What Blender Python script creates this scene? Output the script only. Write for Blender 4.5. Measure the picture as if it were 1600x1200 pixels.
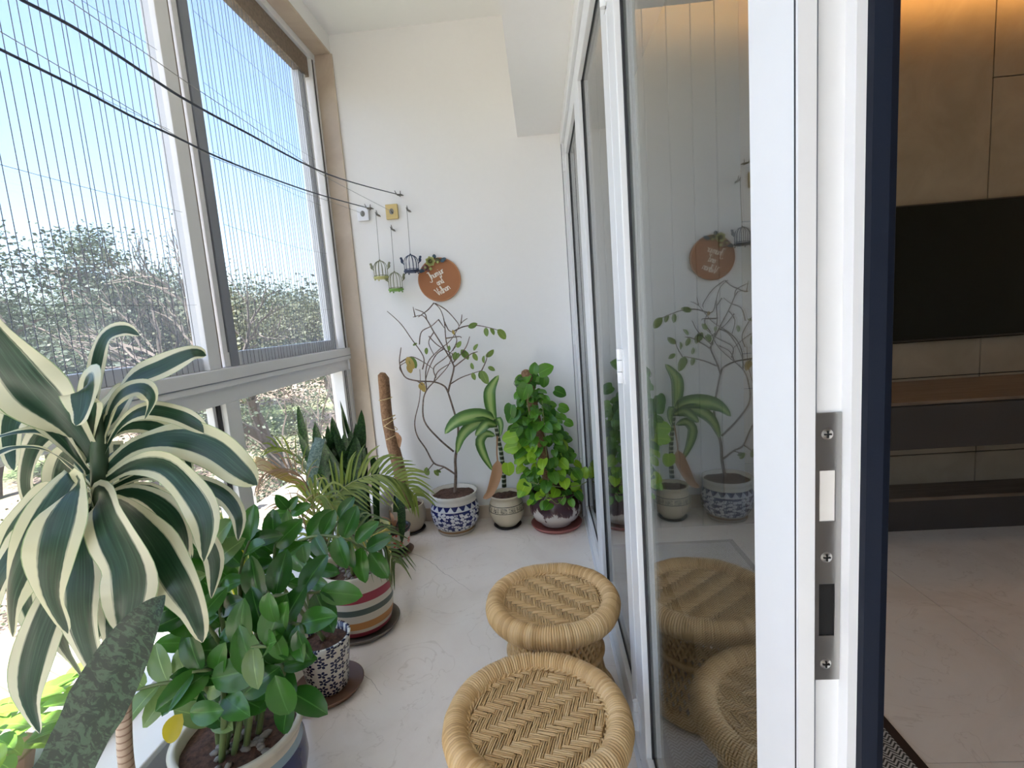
import bpy, bmesh, math, random
from mathutils import Vector, Matrix
random.seed(7)
SC = bpy.context.scene
COL = SC.collection
for o in list(bpy.data.objects): bpy.data.objects.remove(o)

# ------------------------------------------------------------------ camera
F = 790.0; YAW = math.radians(3.7); PIT = math.radians(7.5); ROLL = math.radians(4.3)
CAM = Vector((0, 0, 1.30))
fw = Vector((-math.sin(YAW)*math.cos(PIT), math.cos(YAW)*math.cos(PIT), -math.sin(PIT)))
r0 = Vector((math.cos(YAW), math.sin(YAW), 0)); u0 = r0.cross(fw)
RV = r0*math.cos(ROLL) - u0*math.sin(ROLL); UV_ = RV.cross(fw)
cd = bpy.data.cameras.new('camera'); cam = bpy.data.objects.new('camera', cd); COL.objects.link(cam)
cd.sensor_width = 36; cd.lens = 36*F/1600; cd.clip_start = .02; cd.clip_end = 500
cam.matrix_world = Matrix(((RV.x, UV_.x, -fw.x, CAM.x), (RV.y, UV_.y, -fw.y, CAM.y), (RV.z, UV_.z, -fw.z, CAM.z), (0, 0, 0, 1)))
SC.camera = cam
def ray(px, py): return fw + RV*((px-800)/F) + UV_*((600-py)/F)
def P(px, py, Y):
    r = ray(px, py); return CAM + r*(Y/r.y)
def PX(px, py, X):
    r = ray(px, py); return CAM + r*(X/r.x)
def PZ(px, py, z=0.0):
    r = ray(px, py); return CAM + r*((z-CAM.z)/r.z)

# ------------------------------------------------------------------ sky, sun, exposure
W = bpy.data.worlds.new('world'); SC.world = W; W.use_nodes = True
nt = W.node_tree; nt.nodes.clear()
bg = nt.nodes.new('ShaderNodeBackground'); wo = nt.nodes.new('ShaderNodeOutputWorld'); sky = nt.nodes.new('ShaderNodeTexSky')
sky.sky_type = 'NISHITA'; sky.sun_disc = False; sky.sun_elevation = math.radians(60); sky.sun_rotation = math.radians(186)
sky.air_density = 1.0; sky.dust_density = 3.5; sky.ozone_density = 1.6; sky.altitude = 200
nt.links.new(sky.outputs[0], bg.inputs[0]); nt.links.new(bg.outputs[0], wo.inputs[0])
bg.inputs[1].default_value = .138
sl = bpy.data.lights.new('sun', 'SUN'); sl.energy = 9.0; sl.angle = math.radians(.6); sl.color = (1, .965, .91)
so = bpy.data.objects.new('sun', sl); COL.objects.link(so)
sdir = Vector((.10, 1.0, -1.75)).normalized()          # travelling direction of the light
so.rotation_euler = sdir.to_track_quat('-Z', 'Y').to_euler(); so.location = (-6, -10, 18)
SC.view_settings.view_transform = 'Standard'; SC.view_settings.look = 'None'
SC.view_settings.gamma = 1.0; SC.view_settings.use_curve_mapping = False
SC.view_settings.exposure = 2.2

# ------------------------------------------------------------------ materials
MATS = {}
def N(nt, t, **k):
    n = nt.nodes.new('ShaderNode'+t)
    for a, b in k.items(): setattr(n, a, b)
    return n
def sock(nt, s, v):
    if v is None: return
    if isinstance(v, bpy.types.NodeSocket): nt.links.new(v, s)
    elif isinstance(v, (tuple, list)) and len(v) == 3 and s.type == 'RGBA': s.default_value = (*v, 1)
    else: s.default_value = v
def math_(nt, op, a, b=None, c=None):
    n = N(nt, 'Math', operation=op)
    for i, v in enumerate((a, b, c)):
        if v is not None: sock(nt, n.inputs[i], v)
    return n.outputs[0]
def mix(nt, f, a, b):
    n = N(nt, 'Mix', data_type='RGBA'); sock(nt, n.inputs[0], f); sock(nt, n.inputs[6], a); sock(nt, n.inputs[7], b); return n.outputs[2]
def noise(nt, scale=5, detail=3, vec=None, rough=.5, dist=0):
    n = N(nt, 'TexNoise'); n.inputs['Scale'].default_value = scale; n.inputs['Detail'].default_value = detail
    n.inputs['Roughness'].default_value = rough; n.inputs['Distortion'].default_value = dist
    if vec: nt.links.new(vec, n.inputs['Vector'])
    return n.outputs['Fac']
def ramp(nt, f, stops, interp='LINEAR'):
    n = N(nt, 'ValToRGB'); nt.links.new(f, n.inputs[0]); cr = n.color_ramp; cr.interpolation = interp
    while len(cr.elements) < len(stops): cr.elements.new(.5)
    for el, (p, c) in zip(cr.elements, stops): el.position = p; el.color = (*c, 1) if len(c) == 3 else c
    return n.outputs[0]
def coords(nt, kind='Object'):
    return N(nt, 'TexCoord').outputs[kind]
def mat(name, build=None, col=(.8, .8, .8), rough=.5, metal=0, spec=.5, bump=None, emit=None, trans=0):
    """principled material; build(nt) may return a colour socket; bump=(scale,strength)"""
    m = bpy.data.materials.new(name); m.use_nodes = True; nt = m.node_tree
    b = nt.nodes['Principled BSDF']; out = nt.nodes['Material Output']
    b.inputs['Roughness'].default_value = rough; b.inputs['Metallic'].default_value = metal
    b.inputs['Specular IOR Level'].default_value = spec
    c = build(nt) if build else None
    if c is None:
        # faint grain so no surface is perfectly flat
        f = noise(nt, 40, 2, coords(nt)); c = mix(nt, math_(nt, 'MULTIPLY', f, .12), col, tuple(x*.8 for x in col))
    nt.links.new(c, b.inputs['Base Color'])
    if emit: b.inputs['Emission Color'].default_value = (*emit[0], 1); b.inputs['Emission Strength'].default_value = emit[1]
    if bump:
        bn = N(nt, 'Bump'); bn.inputs['Strength'].default_value = bump[1]; bn.inputs['Distance'].default_value = .002
        nt.links.new(noise(nt, bump[0], 4, coords(nt)), bn.inputs['Height']); nt.links.new(bn.outputs[0], b.inputs['Normal'])
    if trans:
        t = N(nt, 'BsdfTranslucent'); ms = N(nt, 'MixShader'); ms.inputs[0].default_value = trans
        hs = N(nt, 'HueSaturation'); hs.inputs['Value'].default_value = 1.5; hs.inputs['Saturation'].default_value = 1.1; hs.inputs['Hue'].default_value = .49
        nt.links.new(c, hs.inputs['Color']); nt.links.new(hs.outputs[0], t.inputs[0])
        nt.links.new(b.outputs[0], ms.inputs[1]); nt.links.new(t.outputs[0], ms.inputs[2]); nt.links.new(ms.outputs[0], out.inputs[0])
    MATS[name] = m
    return m
def rnd(nt): return N(nt, 'ObjectInfo').outputs['Random']
def uvxy(nt):
    s = N(nt, 'SeparateXYZ'); nt.links.new(N(nt, 'TexCoord').outputs['UV'], s.inputs[0]); return s.outputs['X'], s.outputs['Y']

mat('wall_white', col=(.85, .845, .83), rough=.7, bump=(60, .04))
mat('frame_white', col=(.80, .81, .82), rough=.32)
mat('gasket_black', col=(.02, .02, .025), rough=.5)
mat('rail_dark', col=(.23, .25, .29), rough=.4)
def _stone(nt):
    f = noise(nt, 3, 5, coords(nt), .6, 1.2); return ramp(nt, f, [(.3, (.50, .40, .31)), (.55, (.58, .48, .38)), (.75, (.64, .55, .45))])
mat('stone_beige', _stone, rough=.35)
def _floor(nt):
    oc = coords(nt, 'Object'); f = noise(nt, 1.6, 6, oc, .62, 1.6); g = noise(nt, 9, 5, oc, .6, .6)
    a = ramp(nt, f, [(.3, (.76, .675, .59)), (.5, (.86, .78, .70)), (.7, (.90, .835, .76))])
    v = ramp(nt, noise(nt, 2.2, 4, oc, .55, 2.5), [(.492, (1, 1, 1)), (.5, (.80, .77, .74)), (.508, (1, 1, 1))])
    n = N(nt, 'Mix', data_type='RGBA', blend_type='MULTIPLY'); n.inputs[0].default_value = .7; nt.links.new(a, n.inputs[6]); nt.links.new(v, n.inputs[7])
    return mix(nt, math_(nt, 'MULTIPLY', g, .25), n.outputs[2], (.90, .845, .77))
mat('marble_floor', _floor, rough=.16, spec=.9)
mat('grout', col=(.22, .19, .16), rough=.8)
mat('crack_line', col=(.16, .12, .10), rough=.8)
mat('steel', col=(.42, .42, .41), rough=.32, metal=1)
mat('screw_steel', col=(.6, .59, .56), rough=.25, metal=1)
mat('hole_black', col=(.004, .004, .004), rough=.9)
mat('latch_white', col=(.75, .73, .69), rough=.5)
mat('navy_strip', col=(.007, .011, .022), rough=.6, spec=.15)
def _cane(nt):
    oc = coords(nt); f = noise(nt, 45, 4, oc); g = noise(nt, 6, 3, oc)
    a = ramp(nt, f, [(.25, (.48, .28, .11)), (.5, (.66, .43, .19)), (.75, (.76, .54, .28))])
    return mix(nt, math_(nt, 'MULTIPLY', g, .45), a, (.50, .32, .14))
mat('cane', _cane, rough=.5)
def _rimcane(nt):
    u, v = uvxy(nt); w = N(nt, 'TexWhiteNoise', noise_dimensions='1D'); nt.links.new(math_(nt, 'FLOOR', u), w.inputs['W'])
    a = ramp(nt, w.outputs['Value'], [(0, (.52, .32, .13)), (.35, (.66, .43, .19)), (.7, (.72, .49, .23)), (1, (.78, .56, .29))])
    return mix(nt, math_(nt, 'MULTIPLY', noise(nt, 9, 3, coords(nt)), .3), a, (.48, .31, .14))
mat('cane_rim', _rimcane, rough=.45)
mat('sheath_green', col=(.045, .085, .045), rough=.4)
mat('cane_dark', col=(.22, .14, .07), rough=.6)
def _soil(nt):
    return ramp(nt, noise(nt, 70, 5, coords(nt), .7), [(.3, (.028, .014, .009)), (.55, (.10, .05, .032)), (.75, (.17, .085, .055))])
mat('soil', _soil, rough=.95, bump=(80, 1.0))
def _bark(nt): return ramp(nt, noise(nt, 60, 4, coords(nt)), [(.3, (.085, .06, .045)), (.7, (.24, .17, .13))])
mat('twig_bark', _bark, rough=.8)
def _coir(nt): return ramp(nt, noise(nt, 90, 5, coords(nt), .7), [(.3, (.12, .06, .03)), (.55, (.28, .16, .085)), (.8, (.42, .28, .17))])
mat('coir', _coir, rough=.95, bump=(120, .9))
mat('twine', col=(.62, .48, .25), rough=.8)
# leaves -------------------------------------------------
def _drac(nt):
    u, v = uvxy(nt); d = math_(nt, 'ABSOLUTE', math_(nt, 'SUBTRACT', u, .5))
    w = N(nt, 'TexNoise'); w.inputs['Scale'].default_value = 1.0; w.inputs['Detail'].default_value = 2
    cmb = N(nt, 'CombineXYZ'); nt.links.new(math_(nt, 'MULTIPLY', u, 26.), cmb.inputs[0]); nt.links.new(math_(nt, 'MULTIPLY', v, 3.), cmb.inputs[1]); nt.links.new(math_(nt, 'MULTIPLY', rnd(nt), 50.), cmb.inputs[2]); nt.links.new(cmb.outputs[0], w.inputs['Vector'])
    edge = math_(nt, 'ADD', math_(nt, 'ADD', d, math_(nt, 'MULTIPLY', math_(nt, 'SUBTRACT', w.outputs['Fac'], .5), .10)), math_(nt, 'MULTIPLY', math_(nt, 'SUBTRACT', rnd(nt), .5), .05))
    green = ramp(nt, w.outputs['Fac'], [(.3, (.010, .036, .018)), (.6, (.022, .062, .032)), (.78, (.06, .115, .07))])
    n = N(nt, 'ValToRGB'); nt.links.new(edge, n.inputs[0]); el = n.color_ramp.elements
    el[0].position = .265; el[0].color = (0, 0, 0, 1); el[1].position = .30; el[1].color = (1, 1, 1, 1)
    cream = mix(nt, rnd(nt), (.64, .63, .47), (.58, .58, .38))
    base = mix(nt, n.outputs[0], green, cream)
    thin = math_(nt, 'GREATER_THAN', d, .485)
    return mix(nt, math_(nt, 'MULTIPLY', thin, .7), base, (.12, .26, .06))
mat('dracaena_leaf', _drac, rough=.33, trans=.30)
def _plain(c1, c2, mid=None):
    def f(nt):
        u, v = uvxy(nt); d = math_(nt, 'ABSOLUTE', math_(nt, 'SUBTRACT', u, .5))
        c = mix(nt, rnd(nt), c1, c2)
        rib = math_(nt, 'LESS_THAN', d, .025)
        c = mix(nt, math_(nt, 'MULTIPLY', rib, .35), c, mid or tuple(min(1, x*2+.05) for x in c2))
        ns = noise(nt, 14, 3, coords(nt))
        return mix(nt, math_(nt, 'MULTIPLY', ns, .35), c, c1)
    return f
mat('zz_leaf', _plain((.018, .085, .014), (.06, .20, .028)), rough=.22, trans=.22)
mat('zz_leaf_pale', _plain((.16, .26, .10), (.27, .38, .14)), rough=.25, trans=.35)
mat('zz_leaf_yellow', col=(.62, .50, .04), rough=.35, trans=.4)
mat('zz_stem', col=(.13, .18, .06), rough=.4)
mat('palm_leaf', _plain((.10, .16, .025), (.26, .31, .07)), rough=.4, trans=.35)
mat('palm_leaf_dark', _plain((.05, .09, .022), (.12, .16, .04)), rough=.45, trans=.25)
mat('palm_dry', col=(.33, .22, .14), rough=.8, trans=.2)
mat('pothos_leaf', _plain((.035, .14, .016), (.14, .34, .035)), rough=.3, trans=.28)
mat('pothos_leaf_bright', _plain((.22, .45, .03), (.40, .60, .05)), rough=.3, trans=.35)
mat('vine_stem', col=(.22, .26, .08), rough=.5)
def _dief(nt):
    u, v = uvxy(nt); d = math_(nt, 'ABSOLUTE', math_(nt, 'SUBTRACT', u, .5))
    f = noise(nt, 8, 3, coords(nt))
    c = ramp(nt, math_(nt, 'ADD', d, math_(nt, 'MULTIPLY', math_(nt, 'SUBTRACT', f, .5), .25)), [(.1, (.34, .46, .16)), (.24, (.15, .29, .07)), (.38, (.06, .15, .035))])
    return c
mat('dieff_leaf', _dief, rough=.35, trans=.3)
mat('dry_leaf', col=(.42, .24, .13), rough=.8, trans=.2)
mat('twig_leaf', _plain((.12, .21, .05), (.24, .33, .09)), rough=.4, trans=.35)
mat('twig_leaf_dry', col=(.42, .32, .10), rough=.6, trans=.3)
def _snake(c1, c2):
    def f(nt):
        u, v = uvxy(nt)
        cmb = N(nt, 'CombineXYZ'); nt.links.new(math_(nt, 'MULTIPLY', u, 1.6), cmb.inputs[0]); nt.links.new(math_(nt, 'MULTIPLY', v, 17.), cmb.inputs[1]); nt.links.new(math_(nt, 'MULTIPLY', rnd(nt), 30.), cmb.inputs[2])
        f = noise(nt, 3.0, 5, cmb.outputs[0], .65, .9)
        return ramp(nt, f, [(.40, c1), (.48, c1), (.56, c2)])
    return f
mat('snake_leaf', _snake((.006, .019, .010), (.030, .066, .036)), rough=.42, trans=.06, spec=.3)
mat('snake_leaf_dark', _snake((.012, .04, .012), (.045, .11, .03)), rough=.35, trans=.15)
mat('snake_leaf_grey', _snake((.09, .15, .12), (.20, .28, .23)), rough=.4, trans=.1)
def _laur(nt):
    u, v = uvxy(nt); d = math_(nt, 'ABSOLUTE', math_(nt, 'SUBTRACT', u, .5))
    return mix(nt, math_(nt, 'GREATER_THAN', d, .30), (.10, .20, .04), (.62, .58, .08))
mat('snake_leaf_yellow', _laur, rough=.35, trans=.35)
mat('leaf_brownish', _plain((.14, .10, .04), (.20, .17, .05)), rough=.4, trans=.3)
mat('sunlit_leaf', _plain((.10, .22, .02), (.20, .32, .04)), rough=.5, trans=.4)
def _dstem(nt):
    s = N(nt, 'SeparateXYZ'); nt.links.new(coords(nt), s.inputs[0])
    w = math_(nt, 'SINE', math_(nt, 'MULTIPLY', s.outputs['Z'], 420.))
    c = ramp(nt, noise(nt, 30, 3, coords(nt)), [(.3, (.42, .30, .20)), (.7, (.60, .47, .36))])
    return mix(nt, math_(nt, 'GREATER_THAN', w, .75), c, (.30, .19, .13))
mat('ringed_stem', _dstem, rough=.6)
def _dfstem(nt):
    s = N(nt, 'SeparateXYZ'); nt.links.new(coords(nt), s.inputs[0])
    w = math_(nt, 'SINE', math_(nt, 'MULTIPLY', s.outputs['Z'], 210.))
    return mix(nt, math_(nt, 'GREATER_THAN', w, .45), (.03, .05, .02), (.45, .47, .36))
mat('dieff_stem', _dfstem, rough=.5)
# pots ---------------------------------------------------
def flower(nt, scale, pet=2.5, size=.42, rnd_=.35):
    """mask of voronoi flowers on UV (u scaled round the pot)"""
    mp = N(nt, 'Mapping'); nt.links.new(N(nt, 'TexCoord').outputs['UV'], mp.inputs[0]); mp.inputs['Scale'].default_value = scale
    vo = N(nt, 'TexVoronoi', voronoi_dimensions='2D'); vo.inputs['Scale'].default_value = 1; vo.inputs['Randomness'].default_value = rnd_
    nt.links.new(mp.outputs[0], vo.inputs['Vector'])
    sb = N(nt, 'VectorMath', operation='SUBTRACT'); nt.links.new(mp.outputs[0], sb.inputs[0]); nt.links.new(vo.outputs['Position'], sb.inputs[1])
    s = N(nt, 'SeparateXYZ'); nt.links.new(sb.outputs[0], s.inputs[0])
    a = math_(nt, 'ARCTAN2', s.outputs['Y'], s.outputs['X'])
    c = math_(nt, 'ABSOLUTE', math_(nt, 'COSINE', math_(nt, 'MULTIPLY', a, pet)))
    r = math_(nt, 'MULTIPLY', math_(nt, 'POWER', c, .6), size)
    inside = math_(nt, 'LESS_THAN', vo.outputs['Distance'], r)
    core = math_(nt, 'GREATER_THAN', vo.outputs['Distance'], .09)
    return math_(nt, 'MULTIPLY', inside, core)
def bands(nt, stops):
    u, v = uvxy(nt); return ramp(nt, v, stops, 'CONSTANT')
def _bluepot(nt):
    u, v = uvxy(nt)
    fl = flower(nt, (17, 6.0, 1), 1.5, .52, .6); fl2 = flower(nt, (26, 9, 1), 1., .30, .9)
    body = mix(nt, math_(nt, 'MAXIMUM', fl, fl2), (.012, .018, .11), (.62, .63, .66))
    tri = math_(nt, 'ABSOLUTE', math_(nt, 'SUBTRACT', math_(nt, 'FRACT', math_(nt, 'MULTIPLY', u, 18.)), .5))
    up = mix(nt, math_(nt, 'LESS_THAN', math_(nt, 'MULTIPLY', math_(nt, 'SUBTRACT', v, .66), 3.6), math_(nt, 'SUBTRACT', .42, tri)), (.012, .018, .11), (.60, .62, .66))
    isup = math_(nt, 'GREATER_THAN', v, .66)
    c = mix(nt, isup, body, up)
    white = bands(nt, [(0, (.40, .36, .29)), (.07, (.25, .13, .05)), (.11, (.45, .40, .32)), (.15, (0, 0, 0)), (.775, (.62, .59, .52))])
    msk = bands(nt, [(0, (1, 1, 1)), (.15, (0, 0, 0)), (.64, (1, 1, 1)), (.665, (0, 0, 0)), (.775, (1, 1, 1))])
    wh2 = mix(nt, math_(nt, 'COMPARE', v, .65, .02), white, (.62, .62, .62))
    return mix(nt, msk, c, wh2)
mat('pot_blue_white', _bluepot, rough=.2)
def _creampot(nt):
    u, v = uvxy(nt)
    mp = N(nt, 'Mapping'); nt.links.new(N(nt, 'TexCoord').outputs['UV'], mp.inputs[0]); mp.inputs['Scale'].default_value = (34, 15, 1)
    n = noise(nt, 1.6, 3, mp.outputs[0], .5, 1.8)
    scr = math_(nt, 'COMPARE', n, .5, .045)
    gap = math_(nt, 'GREATER_THAN', math_(nt, 'FRACT', math_(nt, 'MULTIPLY', u, 13.)), .18)
    inb = math_(nt, 'COMPARE', v, .615, .075)
    scr = math_(nt, 'MULTIPLY', math_(nt, 'MULTIPLY', scr, gap), inb)
    l1 = math_(nt, 'COMPARE', v, .52, .010); l2 = math_(nt, 'COMPARE', v, .72, .010)
    m_ = math_(nt, 'MAXIMUM', scr, math_(nt, 'MAXIMUM', l1, l2))
    base = ramp(nt, noise(nt, 6, 3, coords(nt)), [(.3, (.52, .44, .31)), (.7, (.60, .53, .39))])
    return mix(nt, m_, base, (.03, .028, .025))
mat('pot_cream', _creampot, rough=.25)
def _brownpot(nt):
    u, v = uvxy(nt)
    cmb = N(nt, 'CombineXYZ'); nt.links.new(math_(nt, 'MULTIPLY', u, 14.), cmb.inputs[0]); nt.links.new(math_(nt, 'MULTIPLY', v, 1.6), cmb.inputs[1])
    n = noise(nt, 1.3, 4, cmb.outputs[0], .6, .6)
    f = math_(nt, 'ADD', v, math_(nt, 'MULTIPLY', math_(nt, 'SUBTRACT', n, .5), 1.7))
    return ramp(nt, f, [(.36, (.56, .50, .44)), (.45, (.50, .43, .37)), (.48, (.17, .09, .08)), (.58, (.055, .022, .026))])
mat('pot_brown_drip', _brownpot, rough=.18)
def _striped(nt):
    cr_ = (.62, .56, .45); re = (.33, .035, .055); gr = (.085, .11, .09); og = (.50, .22, .06)
    return bands(nt, [(0, re), (.10, cr_), (.16, og), (.28, cr_), (.40, gr), (.50, cr_), (.60, re), (.74, cr_)])
mat('pot_striped', _striped, rough=.45)
def _floralpot(nt):
    fl = flower(nt, (13, 6.2, 1), 2.5, .46, .45); return mix(nt, fl, (.66, .63, .55), (.012, .016, .06))
mat('pot_floral', _floralpot, rough=.25)
def _redfl(nt):
    u, v = uvxy(nt); fl = flower(nt, (5, 2.2, 1), 4., .34, .1)
    c = mix(nt, fl, (.66, .61, .53), (.62, .06, .04))
    msk = bands(nt, [(0, (1, 1, 1)), (.28, (0, 0, 0)), (.86, (1, 1, 1))])
    return mix(nt, msk, c, (.02, .018, .02))
mat('pot_red_flower', _redfl, rough=.3)
def _zzpot(nt):
    return bands(nt, [(0, (.012, .022, .10)), (.74, (.25, .36, .42)), (.82, (.62, .57, .46))])
mat('pot_zz', _zzpot, rough=.2)
mat('pot_beige', col=(.46, .39, .28), rough=.5)
mat('pot_terracotta', col=(.42, .18, .10), rough=.7)
mat('pot_yellow', col=(.55, .47, .10), rough=.5)
mat('saucer_red', col=(.34, .12, .10), rough=.5)
mat('saucer_brown', col=(.20, .11, .07), rough=.35)
mat('saucer_grey', col=(.19, .16, .13), rough=.5)
mat('saucer_black', col=(.03, .025, .025), rough=.5)
mat('pebble', col=(.20, .175, .15), rough=.6)
# wall hangings
mat('sign_brown', col=(.36, .135, .045), rough=.55, bump=(40, .1))
mat('sign_rim', col=(.48, .22, .10), rough=.5)
mat('letter_white', col=(.86, .80, .70), rough=.6)
mat('rose_green', col=(.42, .44, .16), rough=.6)
mat('rose_dark', col=(.10, .09, .03), rough=.6)
mat('berry_mauve', col=(.22, .10, .09), rough=.4)
mat('leaf_teal', col=(.04, .085, .12), rough=.5)
mat('wire_grey', col=(.20, .19, .17), rough=.4, metal=.7)
mat('cage_yellow', col=(.56, .54, .22), rough=.5)
mat('cage_green', col=(.22, .42, .09), rough=.5)
mat('cage_olive', col=(.24, .25, .15), rough=.5)
mat('cage_navy', col=(.025, .04, .09), rough=.4)
mat('plate_white', col=(.85, .86, .9), rough=.4)
mat('plate_yellow', col=(.66, .50, .20), rough=.4)
mat('cord_dark', col=(.035, .045, .07), rough=.5)
mat('cord_thin', col=(.30, .30, .29), rough=.5)
mat('thread', col=(.14, .15, .18), rough=.7)
# room
def _panel(nt): return ramp(nt, noise(nt, 4, 4, coords(nt), .6, .8), [(.3, (.32, .27, .20)), (.7, (.40, .34, .26))])
mat('room_panel', _panel, rough=.5)
mat('room_slat', col=(.34, .345, .34), rough=.6)
mat('room_wall', col=(.5, .46, .40), rough=.7)
mat('tv_black', col=(.006, .009, .007), rough=.22)
mat('wood_dark', col=(.055, .05, .048), rough=.4)
def _wood(nt):
    mp = N(nt, 'Mapping'); nt.links.new(coords(nt), mp.inputs[0]); mp.inputs['Scale'].default_value = (1, 12, 12)
    return ramp(nt, noise(nt, 5, 4, mp.outputs[0]), [(.3, (.14, .10, .07)), (.7, (.23, .17, .125))])
mat('wood_brown', _wood, rough=.45)
def _rug(nt):
    s = N(nt, 'SeparateXYZ'); nt.links.new(coords(nt), s.inputs[0])
    x = math_(nt, 'MULTIPLY', s.outputs['X'], 1/.03); y = math_(nt, 'MULTIPLY', s.outputs['Y'], 1/.012)
    zig = math_(nt, 'ABSOLUTE', math_(nt, 'SUBTRACT', math_(nt, 'FRACT', x), .5))
    t = math_(nt, 'FRACT', math_(nt, 'ADD', y, math_(nt, 'MULTIPLY', zig, 2.4)))
    return mix(nt, math_(nt, 'GREATER_THAN', t, .5), (.045, .042, .038), (.50, .48, .44))
mat('rug_weave', _rug, rough=.9)
mat('rug_border', col=(.035, .018, .012), rough=.8)
mat('fill_light_warm', col=(1, .8, .55), emit=((1.0, .66, .36), 9.0))  # warm glow for the fill discs added over the living room
mat('cove_led', col=(1, .6, .25), emit=((1.0, .50, .14), 8.0))
# outside
def _ground(nt):
    oc = coords(nt); f = noise(nt, .5, 8, oc, .7); g = noise(nt, .12, 4, oc)
    a = ramp(nt, f, [(.32, (.06, .04, .028)), (.5, (.14, .10, .075)), (.68, (.21, .165, .13))])
    return mix(nt, ramp(nt, g, [(.52, (0, 0, 0)), (.6, (.8, .8, .8))]), a, (.075, .12, .035))
mat('ground_dry', _ground, rough=.95)
mat('shade_sheet', col=(.19, .165, .135), rough=.7)
mat('render_grey', col=(.36, .35, .34), rough=.85)
mat('tree_bark', col=(.075, .058, .047), rough=.9)
mat('tree_leaf', _plain((.013, .023, .009), (.023, .038, .015)), rough=.6, trans=.25)
mat('tree_leaf_yellow', _plain((.040, .045, .018), (.06, .062, .027)), rough=.6, trans=.25)
mat('shrub_leaf', _plain((.025, .038, .014), (.045, .06, .024)), rough=.6, trans=.25)
def special(name, f):
    m = bpy.data.materials.new(name); m.use_nodes = True; nt = m.node_tree; nt.nodes.remove(nt.nodes['Principled BSDF'])
    nt.links.new(f(nt), nt.nodes['Material Output'].inputs[0]); MATS[name] = m
def _glass(ior, tint, veil, veilcol):
    def f(nt):
        tr = N(nt, 'BsdfTransparent'); tr.inputs[0].default_value = (*tint, 1)
        gl = N(nt, 'BsdfGlossy'); gl.inputs['Roughness'].default_value = 0.0
        fr = N(nt, 'Fresnel'); bf = N(nt, 'NewGeometry').outputs['Backfacing']
        nt.links.new(math_(nt, 'MULTIPLY_ADD', bf, 1/ior-ior, ior), fr.inputs[0])     # same reflection on both faces of the pane
        ms = N(nt, 'MixShader'); nt.links.new(fr.outputs[0], ms.inputs[0]); nt.links.new(tr.outputs[0], ms.inputs[1]); nt.links.new(gl.outputs[0], ms.inputs[2])
        if not veil: return ms.outputs[0]
        tl = N(nt, 'BsdfTranslucent'); tl.inputs[0].default_value = (*veilcol, 1)
        m2 = N(nt, 'MixShader'); nt.links.new(math_(nt, 'MULTIPLY', noise(nt, 3, 3, coords(nt)), veil*2), m2.inputs[0])
        nt.links.new(ms.outputs[0], m2.inputs[1]); nt.links.new(tl.outputs[0], m2.inputs[2]); return m2.outputs[0]
    return f
special('door_glass', _glass(2.3, (.80, .84, .83), 0, None))
special('window_glass', _glass(1.35, (.95, .97, .98), .02, (.9, .9, .88)))
def _mesh(nt):
    tr = N(nt, 'BsdfTransparent'); tr.inputs[0].default_value = (.93, .94, .96, 1)
    tl = N(nt, 'BsdfTranslucent'); tl.inputs[0].default_value = (.75, .77, .80, 1)
    m2 = N(nt, 'MixShader'); nt.links.new(math_(nt, 'MULTIPLY', noise(nt, 2, 2, coords(nt)), .07), m2.inputs[0]); nt.links.new(tr.outputs[0], m2.inputs[1]); nt.links.new(tl.outputs[0], m2.inputs[2]); return m2.outputs[0]
special('insect_mesh', _mesh)

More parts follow.
